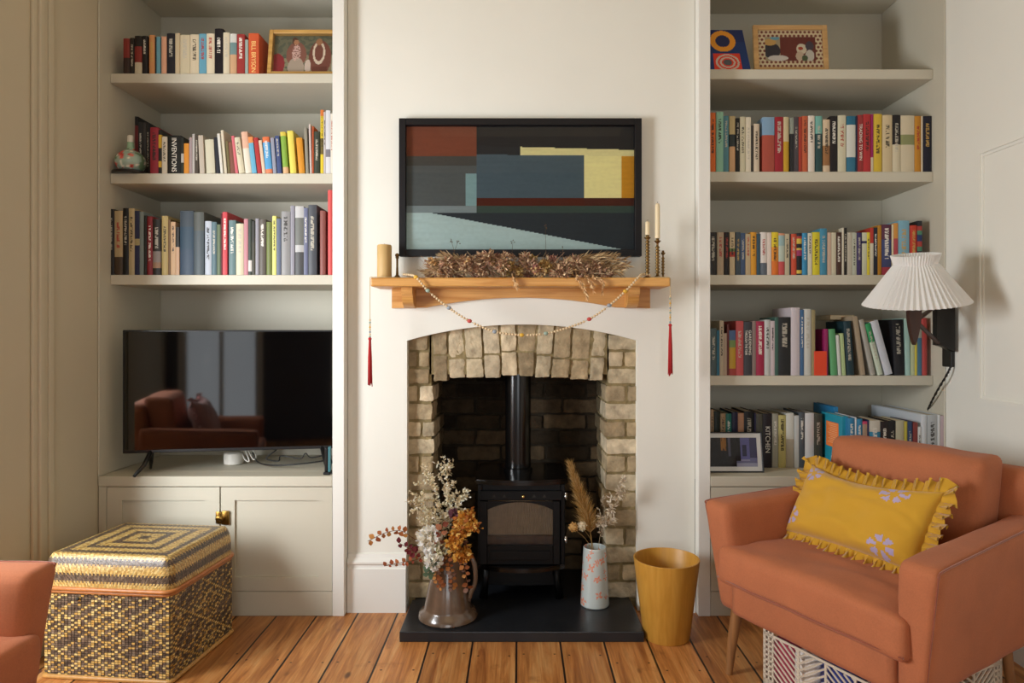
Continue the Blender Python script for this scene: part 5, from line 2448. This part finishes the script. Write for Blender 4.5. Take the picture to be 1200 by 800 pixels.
for j in range(ny_ + 1):
    for i in range(nx_ + 1):
        u, v = 2 * i / nx_ - 1, 2 * j / ny_ - 1
        p = lidpt(u, v)
        grid[(i, j)] = lid.verts.new(p)
for j in range(ny_):
    for i in range(nx_):
        f = lid.faces.new((grid[(i, j)], grid[(i + 1, j)], grid[(i + 1, j + 1)], grid[(i, j + 1)]))
        u, v = (2 * i + 1) / nx_ - 1, (2 * j + 1) / ny_ - 1
        m = max(abs(u), abs(v))
        along = (u * nx_ if abs(v) >= abs(u) else v * ny_) / 2
        tooth = abs(((along / 3.0) % 1.0) - .5) * .05
        q = ((m + tooth) / .0875)
        ring = int(q)
        light = (m + tooth) / .175 % 1.0 > .42
        c = lin(rs.choice(STRAW), rs.uniform(.85, 1.1)) if light else lin(rs.choice(DARK), rs.uniform(.8, 1.3))
        if abs(abs(u) - abs(v)) < .012:
            c = tuple(x * .6 for x in c[:3]) + (1,)
        if int(along * 1.0) % 3 == 0:
            c = tuple(x * .72 for x in c[:3]) + (1,)
        for lp in f.loops:
            lp[L_] = c
ld = obj('lid', lid, M_straw2, bx, True)
bm = NB()
tube(bm, frame_loop(BH + .006, 0, ex + .002, .03), .0075, 10, False)
tube(bm, frame_loop(BH - .006, 0, ex - .002, .03), .006, 10, False)
kid(obj('rim', bm, mat('cane_rim', '#b06f38', .4, var=.2, vscale=60), ld, True), 'orange-brown cane rim')
bm = NB()
ball(bm, (-hx + .13, -hy - .006, BH - .03), .006)
obj('toggle', bm, M_gap, bx, True)

# ================================================================ waste basket
wb_ = Vector((PX(781, 2.745), 2.745, 0))
bm = NB()
r0, r1, hh = .092, .131, PZ(653, 2.745)
lathe(bm, [(0, 0), (r0 - .004, 0), (r0, .004), (r1, hh - .001), (r1 - .001, hh), (r1 - .005, hh), (r1 - .006, hh - .002), (r0 - .004, .012), (0, .012)], 48, cap=False)
bmesh.ops.remove_doubles(bm, verts=bm.verts, dist=1e-5)
bmesh.ops.recalc_face_normals(bm, faces=bm.faces)
o = one('waste_basket', bm, oak('yellow_ply', '#b8832e', '#c9963f', 'z'), 'mustard yellow tapered wooden waste basket between the hearth and the armchair', 'waste basket', 40.0)
o.location = wb_

# ================================================================ vases and flowers
HZ = .0412
rv = random.Random(21)
M_flower = vmat('petals', .75, var=.12, vscale=90, spec=.2)
_t = M_flower.node_tree
_tr = _t.nodes.new('ShaderNodeBsdfTranslucent')
_mx = _t.nodes.new('ShaderNodeMixShader')
_mx.inputs[0].default_value = .42
_t.links.new(_t.nodes['Principled BSDF'].inputs['Base Color'].links[0].from_socket, _tr.inputs[0])
_t.links.new(_t.nodes['Principled BSDF'].outputs[0], _mx.inputs[1])
_t.links.new(_tr.outputs[0], _mx.inputs[2])
_t.links.new(_mx.outputs[0], _t.nodes['Material Output'].inputs[0])
VC = Vector((PX(697, 2.965), 2.965, HZ))
bm = NB()
vh = PZ(640, 2.965) - HZ
pr = [(0, 0), (.058, 0), (.062, .004), (.061, .03), (.056, vh * .5), (.0495, vh - .003), (.048, vh), (.046, vh), (.0455, vh - .004), (.05, vh * .4), (.05, .02), (0, .02)]
pr2 = []
for (a, b), (c_, d) in zip(pr, pr[1:]):
    n = max(1, int(math.hypot(a - c_, b - d) / .0045))
    pr2 += [(a + (c_ - a) * k / n, b + (d - b) * k / n) for k in range(n)]
pr2.append(pr[-1])
lathe(bm, pr2, 96, cap=False)
bmesh.ops.remove_doubles(bm, verts=bm.verts, dist=1e-5)
bmesh.ops.recalc_face_normals(bm, faces=bm.faces)
flw = []
for k in range(48):
    flw.append((rv.uniform(0, 2 * PI), rv.uniform(.01, vh), rv.uniform(.011, .019), rv.uniform(0, 6)))
L = collayer(bm)
for f in bm.faces:
    c = f.calc_center_median()
    a = math.atan2(c.y, c.x)
    col = lin('#b9c0bd')
    r = math.hypot(c.x, c.y)
    if r > .04:
        for fa, fz, fr_, ph in flw:
            da = ((a - fa + PI) % (2 * PI) - PI) * .055
            dz = c.z - fz
            q = math.hypot(da, dz)
            an = math.atan2(dz, da) + ph
            if q < fr_ * (.62 + .38 * math.cos(4 * an)):
                col = lin('#d98a70') if q > fr_ * .3 else lin('#c8a89a')
    paint(bm, [f], col)
o = one('vase', bm, vmat('glazed_vase', .25, spec=.5, coat=.3), 'tall pale grey vase with coral flower print at right of the hearth', 'vase', True)
o.location = VC
top = VC + Vector((0, 0, vh))


def in_vase(dx, dy):
    return VC + Vector((dx * .5, dy * .5, .03)), top + Vector((dx, dy, 0))


# pampas plume
t = thing('pampas_plume', 'golden feathery pampas grass plume in the pale vase', 'dried flower', VC + Vector((0, 0, .03)), 0, None)
bm = NB()
a, b = in_vase(-.012, .0)
path = bez([a, b, P(688, 605, 2.96), P(679, 578, 2.95), P(668, 543, 2.94)], 10)
tube(bm, path[:26], .0022, 6, col=lin('#b08a50'))
wpart('stem', bm, M_flower, t)
bm = NB()
for k in range(1900):
    u = rv.random()
    i = 14 + int(u * (len(path) - 16))
    i = min(i, len(path) - 2)
    p = path[i]
    ax = (path[i + 1] - path[i]).normalized()
    spread = .62 * (1 - .75 * u) + .14
    d = (ax + rdir(rv) * spread).normalized()
    leaf(bm, p, d, rdir(rv), rv.uniform(.05, .085) * (1.1 - .45 * u), .0016, .2, lin(rv.choice(['#c29a58', '#d4b070', '#b08848', '#dcc08c']), rv.uniform(.8, 1.2)))
wpart('plume', bm, M_flower, t)


def sprig(t, path, n, L0, W, pal, rg, spread=.9, start=.3, branch=5, blen=.06, stemcol='#c8b898', name='foliage', curl=.15, r=.0014):
    bm = NB()
    tube(bm, path, [r * (1 - .6 * i / (len(path) - 1)) for i in range(len(path))], 5, col=lin(stemcol))
    side = []
    for k in range(branch):
        u = start + (1 - start) * (k + .5) / branch
        i = min(len(path) - 2, int(u * (len(path) - 1)))
        ax = (path[i + 1] - path[i]).normalized()
        d = (ax * .7 + rdir(rg) * .8)
        d.y *= .6
        d.normalize()
        bl = blen * rg.uniform(.6, 1.15)
        q = [path[i], path[i] + d * bl * .5 + Vector((0, 0, .004)), path[i] + d * bl + Vector((0, 0, .002))]
        tube(bm, q, r * .5, 4, col=lin(stemcol))
        side.append(q)
    wpart('stem', bm, M_flower, t)
    bm = NB()
    for _ in range(n):
        if side and rg.random() < .8:
            q = rg.choice(side)
            s_ = rg.uniform(.15, 1)
            p = q[0].lerp(q[2], s_) if s_ < .99 else q[2]
            ax = (q[2] - q[0]).normalized()
        else:
            i = min(len(path) - 2, int((start + (1 - start) * rg.random()) * (len(path) - 1)))
            p, ax = path[i], (path[i + 1] - path[i]).normalized()
        d = (ax * .5 + rdir(rg) * spread).normalized()
        leaf(bm, p, d, rdir(rg), L0 * rg.uniform(.7, 1.2), W * rg.uniform(.8, 1.2), curl, lin(rg.choice(pal), rg.uniform(.85, 1.15)))
    wpart(name, bm, M_flower, t)


BONE = ['#e0d4c0', '#d2c4ac', '#ece2d2', '#c8b8a0']
t = thing('ruscus_sprig', 'bleached white leafy sprig leaning right in the pale vase', 'dried flower', VC + Vector((0, 0, .03)))
a, b = in_vase(.016, -.005)
sprig(t, bez([a, b, P(708, 612, 2.95), P(718, 595, 2.94), P(727, 574, 2.93)], 8), 230, .023, .0085, BONE, rv, .9, .36, 12, .085)
for px, py, cc, lab in ((672, 617, '#d8b070', 'tan button flower in the pale vase, left of the white one'), (682, 616, '#e8dcc0', 'cream button flower in the pale vase below the pampas plume')):
    t = thing('button_flower', lab, 'dried flower', VC + Vector((0, 0, .03)), 0, 'button flowers in the pale vase')
    a, b = in_vase(-.022 + (.014 if px > 675 else 0), -.02)
    e = P(px, py, 2.9)
    bm = NB()
    tube(bm, bez([a, b, e + Vector((.004, .01, -.012)), e], 6), .0012, 5, col=lin('#a88c58'))
    wpart('stem', bm, M_flower, t)
    bm = NB()
    ball(bm, e, .017, 14, 10, (1, .7, 1), col=lin(cc))
    for k in range(50):
        d = rdir(rv)
        leaf(bm, e + Vector((d.x * .012, d.y * .008 - .003, d.z * .012)), d, rdir(rv), .011, .006, .6, lin(cc, rv.uniform(.8, 1.15)))
    wpart('bloom', bm, M_flower, t)

# brown jug
JC = Vector((PX(525, 2.84), 2.84, HZ))
M_jug = mat('bronze_glaze', '#5e4b3c', .22, var=.25, vscale=18, spec=.6, coat=.4)
jg = thing('jug', 'brown glazed flared jug with handle holding the dried bouquet', 'jug', JC)
bm = NB()
jh = PZ(642, 2.84) - HZ
pr = [(0, 0), (.118, 0), (.123, .006), (.118, .026), (.100, .038), (.098, .046), (.096, .06), (.082, .13), (.066, .19), (.056, .235), (.054, jh - .01), (.060, jh), (.056, jh), (.049, jh - .012), (.06, .18), (.085, .07), (0, .05)]
rings = lathe(bm, pr, 44, cap=False)
for rg_ in rings[10:14]:      # pulled spout on the left
    for v in rg_:
        a = math.atan2(v.co.y, v.co.x)
        k = max(0, math.cos(a - math.radians(215))) ** 10
        v.co += Vector((math.cos(a), math.sin(a), .25)) * (.03 * k)
bmesh.ops.remove_doubles(bm, verts=bm.verts, dist=1e-5)
bmesh.ops.recalc_face_normals(bm, faces=bm.faces)
obj('body', bm, M_jug, jg, 50.0)
bm = NB()
hp = bez([(.052, -.012, jh - .03), (.085, -.02, jh - .012), (.112, -.028, jh - .06), (.115, -.03, jh - .13), (.098, -.03, .11), (.088, -.028, .075)], 8)
tube(bm, hp, [.010] * (len(hp) - 4) + [.009, .008, .008, .007], 10)
obj('handle', bm, M_jug, jg, True)
jt = JC + Vector((0, 0, jh))
rq = random.Random(33)


def stem_from_jug(dx, dy, *pts):
    return bez([JC + Vector((dx * .6, dy * .6, .09)), jt + Vector((dx, dy, -.005))] + list(pts), 8)


def fl(label, name, grp=None):
    return thing(name, label, 'dried flower', JC + Vector((0, 0, .09)), 0, grp)


Y = 2.80
# bleached airy sprigs
for i, (pts, lab, n) in enumerate((((P(518, 610, 2.84), P(512, 580, 2.83), P(503, 553, 2.82)), 'bleached airy sprig in the jug reaching up to the left', 260),
                                   ((P(524, 605, 2.84), P(525, 575, 2.83), P(523, 543, 2.83)), 'tallest bleached airy sprig in the jug reaching straight up', 260),
                                   ((P(527, 612, 2.83), P(533, 592, 2.82), P(541, 578, 2.81)), 'bleached airy sprig in the jug bending right', 120),
                                   ((P(512, 622, 2.81), P(500, 600, 2.79), P(490, 582, 2.78)), 'bleached airy sprig low on the left of the bouquet', 200))):
    t = fl(lab, 'airy_sprig', 'bleached sprigs in the jug')
    sprig(t, stem_from_jug(-.02 + .012 * i, .01 - .008 * i, *pts), int(n * 1.8), .0145, .0078, ['#f2e8d0', '#e6d8b8', '#fcf4e2', '#d8c8a4'], rq, 1.0, .42, 17, .068, '#b8a478')
# white hydrangea heads
for px, py, r, yy, lab in ((503, 631, .050, 2.77, 'upper cream-white round bloom at the left of the bouquet'), (508, 658, .036, 2.74, 'lower white round bloom above the jug spout'), (518, 643, .026, 2.75, 'small greenish-white bloom beside the upper white one')):
    t = fl(lab, 'white_bloom', 'white blooms in the jug')
    e = P(px, py, yy)
    bm = NB()
    tube(bm, stem_from_jug(-.03, -.02, e + Vector((.01, .02, -.01)), e), .0018, 5, col=lin('#8a8058'))
    wpart('stem', bm, M_flower, t)
    bm = NB()
    pal = ['#fffcf4', '#f8f2e4', '#ffffff', '#f0e8d4'] if r != .026 else ['#d8d2b0', '#c8c49c', '#e6e0c8']
    for k in range(int(4200 * r)):
        d = rdir(rq)
        leaf(bm, e + d * r * rq.uniform(.5, .85), (d + rdir(rq) * .7), rdir(rq), r * .42, r * .42, .3, lin(rq.choice(pal), rq.uniform(.85, 1.08)))
    wpart('bloom', bm, M_flower, t)
# eucalyptus with round leaves
RUST = ['#a8643a', '#b87a44', '#94502e', '#c0884c']


def round_leaves(t, path, n, r0, pal, start=.45, stemcol='#7a5034'):
    bm = NB()
    tube(bm, path, .0013, 5, col=lin(stemcol))
    wpart('stem', bm, M_flower, t)
    m = len(path)
    for k in range(n):
        i = min(m - 2, int((start + (1 - start) * (k + .5) / n) * (m - 1)))
        ax = (path[i + 1] - path[i]).normalized()
        s_ = 1 if k % 2 else -1
        d = (ax.cross(Vector((0, -1, 0))) * s_ + ax * .35 + rdir(rq) * .35).normalized()
        bm = NB()
        rr = r0 * rq.uniform(.75, 1.2)
        leaf(bm, path[i], d, Vector((0, -1, 0)) + rdir(rq) * .5, rr * 2, rr * 1.7, .25, lin(rq.choice(pal), rq.uniform(.8, 1.2)))
        wpart('leaf', bm, M_flower, t, True)


t = fl('rust eucalyptus sprig stretching far left from the bouquet', 'eucalyptus_sprig', 'eucalyptus sprigs in the jug')
round_leaves(t, stem_from_jug(-.045, -.015, P(487, 632, 2.76), P(470, 622, 2.75), P(452, 624, 2.74), P(431, 634, 2.73)), 13, .012, RUST, .5)
t = fl('small rust leafy sprig drooping left below the white blooms', 'eucalyptus_sprig', 'eucalyptus sprigs in the jug')
round_leaves(t, stem_from_jug(-.045, -.025, P(490, 655, 2.75), P(470, 659, 2.74), P(450, 663, 2.73)), 12, .009, ['#a85c3c', '#b8724c', '#8c4430'], .45)
t = fl('burgundy leafy sprig beside the white blooms', 'burgundy_sprig')
round_leaves(t, stem_from_jug(-.04, -.03, P(489, 648, 2.745), P(480, 643, 2.735), P(466, 635, 2.73)), 10, .013, ['#7a3438', '#8c4440', '#6a2a30'], .45)
t = fl('muted green eucalyptus leaves hanging over the jug rim', 'eucalyptus_sprig', 'eucalyptus sprigs in the jug')
round_leaves(t, stem_from_jug(-.02, -.04, P(512, 655, 2.76), P(504, 667, 2.745), P(502, 674, 2.745)), 9, .016, ['#5c7058', '#6c8066', '#4e6450'], .5, '#5c6448')
t = fl('dark red-brown leaf sprig at the middle of the bouquet', 'burgundy_sprig')
round_leaves(t, stem_from_jug(.0, -.035, P(512, 642, 2.76), P(516, 628, 2.75), P(519, 612, 2.75)), 10, .015, ['#8a4c3c', '#a0604a', '#74382e', '#c08060'], .3)
t = fl('dusty purple flower at the top right of the bouquet', 'purple_flower')
e = P(532, 601, 2.80)
bm = NB()
tube(bm, stem_from_jug(.012, .0, P(529, 620, 2.81), e), .0014, 5, col=lin('#6a5a44'))
wpart('stem', bm, M_flower, t)
bm = NB()
for k in range(70):
    d = rdir(rq)
    leaf(bm, e + d * .008, d + rdir(rq) * .5, rdir(rq), .018, .011, .3, lin(rq.choice(['#8a5a68', '#9c6c78', '#744854']), rq.uniform(.8, 1.15)))
wpart('bloom', bm, M_flower, t)
# golden orange clusters
GOLD = ['#d0923a', '#dca84c', '#c07c30', '#e4bc6a', '#b06a34']
for i, (pts, spread, n, lab) in enumerate((((P(534, 625, 2.76), P(541, 612, 2.74), P(550, 604, 2.73)), .04, 230, 'golden orange flower cluster rising at the right of the bouquet'),
                                           ((P(534, 632, 2.75), P(545, 622, 2.73), P(558, 616, 2.72)), .032, 170, 'golden orange flower cluster reaching farthest right toward the stove'),
                                           ((P(528, 640, 2.75), P(532, 636, 2.73), P(536, 628, 2.72)), .042, 230, 'golden yellow flower cluster at the bouquet centre right'),
                                           ((P(534, 652, 2.75), P(541, 650, 2.735), P(546, 648, 2.73)), .038, 200, 'amber flower cluster low on the right of the bouquet'))):
    t = fl(lab, 'golden_flower', 'golden flower clusters in the jug')
    path = stem_from_jug(.015 + .006 * i, -.02 - .005 * i, *pts)
    bm = NB()
    tube(bm, path, .0014, 5, col=lin('#8a5c30'))
    wpart('stem', bm, M_flower, t)
    bm = NB()
    for k in range(n):
        p = path[int(len(path) * rq.uniform(.62, .999))] + rdir(rq) * spread * rq.uniform(.2, 1) * .8
        leaf(bm, p, rdir(rq) + Vector((0, -.4, .2)), rdir(rq), rq.uniform(.014, .024), rq.uniform(.012, .017), .35, lin(rq.choice(GOLD), rq.uniform(.8, 1.2)))
    wpart('bloom', bm, M_flower, t)
for i, (pts, lab) in enumerate((((P(538, 650, 2.74), P(545, 668, 2.725), P(549, 693, 2.72)), 'rust leafy strand hanging down over the jug handle'),
                                ((P(525, 655, 2.75), P(530, 675, 2.735), P(530, 692, 2.735)), 'rust leafy strand hanging down the jug front'),
                                ((P(516, 660, 2.755), P(511, 676, 2.74), P(518, 690, 2.735)), 'rust leafy strand hanging below the green leaves'))):
    t = fl(lab, 'rust_strand', 'hanging rust strands in the jug')
    round_leaves(t, stem_from_jug(.02 - .02 * i, -.045, *pts), 20, .010, ['#b0703c', '#c48a50', '#9a5a34', '#8a6a5c'], .3)
t = fl('pinkish brown hydrangea head low in the bouquet centre', 'brown_bloom')
e = P(540, 640, 2.755)
bm = NB()
tube(bm, stem_from_jug(.02, -.03, e), .0014, 5, col=lin('#6a5a44'))
wpart('stem', bm, M_flower, t)
bm = NB()
for k in range(120):
    d = rdir(rq)
    leaf(bm, e + d * .026 * rq.uniform(.4, 1), d + rdir(rq) * .6, rdir(rq), .015, .012, .35, lin(rq.choice(['#8f6656', '#a37a66', '#785044']), rq.uniform(.8, 1.15)))
wpart('bloom', bm, M_flower, t)

# ================================================================ wall lamp
M_lw = mat('dark_teak', '#3a2018', .4, var=.25, vscale=30, stretch=(1, 1, .15))
M_lb = mat('lamp_black', '#15120f', .4)
lp = thing('wall_lamp', 'wall lamp with white pleated shade on a black bracket above the armchair', 'lamp', (XR, 2.885, PZ(380, 2.89)))
yl = 2.66
sc_ = P(1073, 355, yl)
nb = 108
bm = NB()
axis_tilt = Matrix.Rotation(math.radians(-5.5), 4, 'Y') @ Matrix.Rotation(math.radians(9), 4, 'X')
hz_ = PZ(310, yl) - PZ(356, yl)
rows = []
for rr_, zz, am in ((.184, 0, .0055), (.182, .004, .0055), (.148, hz_ * .33, .0045), (.112, hz_ * .66, .0036), (.079, hz_ * .97, .0018), (.076, hz_, .0008), (.077, hz_ + .006, .0012), (.0835, hz_ + .034, .003), (.084, hz_ + .036, .003)):
    rw = []
    for i in range(nb):
        a = 2 * PI * i / nb
        r = rr_ + (am if i % 2 else -am)
        rw.append(bm.verts.new(sc_ + axis_tilt @ Vector((r * math.cos(a), r * math.sin(a), zz))))
    rows.append(rw)
for a, b in zip(rows, rows[1:]):
    for i in range(nb):
        bm.faces.new((a[i], a[(i + 1) % nb], b[(i + 1) % nb], b[i]))
s = NT('pleated_paper')
s.b.inputs['Base Color'].default_value = (.9, .9, .89, 1)
s.b.inputs['Roughness'].default_value = .6
tr = s.n('ShaderNodeBsdfTranslucent')
tr.inputs[0].default_value = (.85, .83, .78, 1)
mx = s.n('ShaderNodeMixShader')
mx.inputs[0].default_value = .3
s.l(s.b.outputs[0], mx.inputs[1])
s.l(tr.outputs[0], mx.inputs[2])
s.l(mx.outputs[0], s.t.nodes['Material Output'].inputs[0])
kid(wpart('lamp_shade', bm, s.m, lp), 'white pleated paper shade with flared collar')
# teak holder: flat shield that tapers to a point
bm = NB()
cx = PX(1071, yl)
o = []
for i in range(11):
    t_ = i / 10
    z = PZ(352 + 52 * t_, yl)
    w = .024 * (1 - t_ ** 2.6) + .0015
    o.append((w, z))
prism(bm, [(cx + w, z) for w, z in o] + [(cx - w, z) for w, z in reversed(o)], yl - .011, yl + .011)
wpart('lamp_holder', bm, M_lw, lp)
bm = NB()
tube(bm, [(sc_.x, yl, PZ(356, yl)), (sc_.x, yl, PZ(330, yl))], .014, 14)
wpart('socket', bm, M_lb, lp, True)
bm = NB()
ball(bm, (sc_.x, yl, PZ(322, yl)), .028, 14, 10)
kid(wpart('bulb', bm, mat('opal_bulb', '#f0ece0', .3), lp, True), 'opal light bulb')
bm = NB()
y0, y1 = XR * F / (1119.5 - VX), XR * F / (1108.5 - VX)
box(bm, XR - .018, XR - .001, y0, y1, PZ(430, 2.89), PZ(331, 2.89), .004, 2)
wpart('wall_plate', bm, M_lb, lp)
bm = NB()
prism(bm, [(PX(1096.5, 2.86), PZ(404, 2.86)), (PX(1096.5, 2.86), PZ(358, 2.86)), (XR - .018, PZ(352, 2.86)), (XR - .018, PZ(412, 2.86)), (PX(1104, 2.86), PZ(406, 2.86))], 2.85, 2.882)
wpart('bracket', bm, M_lb, lp)
e1 = Vector((cx + .012, yl + .011, PZ(376, yl)))
for py, yy in ((356, 2.86), (402, 2.86)):
    bm = NB()
    d = P(1100, py, yy)
    tube(bm, [e1, d], .0085, 6)
    wpart('arm', bm, M_lw, lp)
bm = NB()
a = P(1114, 430, 2.875)
b = P(1087.5, 480, 3.06)
pts = bez([a, P(1109, 440, 2.89) , P(1100, 455, 2.94), P(1092, 470, 3.0), b], 10)
for k in (0, PI):
    q = []
    for i, p in enumerate(pts):
        q.append(p + Vector((math.cos(i * .9 + k), 0, math.sin(i * .9 + k) * .6)) * .003)
    tube(bm, q, .003, 5)
kid(wpart('cord', bm, M_lb, lp, True), 'twisted black flex')

# ================================================================ light and camera
def area(name, loc, target, sx, sy, power, col):
    l = bpy.data.lights.new(name, 'AREA')
    l.shape = 'RECTANGLE'
    l.size, l.size_y = sx, sy
    l.energy = power
    l.color = col
    o = bpy.data.objects.new(name, l)
    C.objects.link(o)
    o.location = loc
    o.rotation_euler = (Vector(target) - Vector(loc)).to_track_quat('-Z', 'Y').to_euler()
    return o


# daylight through the window behind the camera, through the bay on the left, and the room's soft fill
for (x0, x1, z0, z1), pw in zip(WINS, (4.5, 26)):
    area('window_daylight', ((x0 + x1) / 2, -1.85, (z0 + z1) / 2), ((x0 + x1) / 2, 3, (z0 + z1) / 2 - .1), x1 - x0, z1 - z0, pw, (.92, .965, 1.0))
area('bay_daylight', (-2.32, 1.48, 1.15), (.4, 2.5, .8), 1.0, 1.3, 148, (.92, .965, 1.0))
area('ceiling_fill', (.1, .6, CH - .06), (.1, .6, 0), 1.6, 1.6, 4, (1.0, .76, .42))
w = bpy.data.worlds.new('World')
bpy.context.scene.world = w
w.use_nodes = True
w.node_tree.nodes['Background'].inputs[0].default_value = (.9, .95, 1.0, 1)
w.node_tree.nodes['Background'].inputs[1].default_value = .6

cam = bpy.data.cameras.new('camera')
cam.sensor_width = 36
cam.lens = 24.0
cam.shift_x = (600 - VX) / 1200
cam.shift_y = (VY - 400) / 1200
cam.clip_start = .05
co = bpy.data.objects.new('camera', cam)
C.objects.link(co)
co.location = (0, 0, CZ)
co.rotation_euler = (PI / 2, 0, 0)
sc = bpy.context.scene
sc.camera = co
sc.view_settings.view_transform = 'Standard'
sc.view_settings.look = 'None'
sc.view_settings.exposure = 0
sc.cycles.use_denoising = True
sc.cycles.max_bounces = 8
sc.cycles.diffuse_bounces = 5
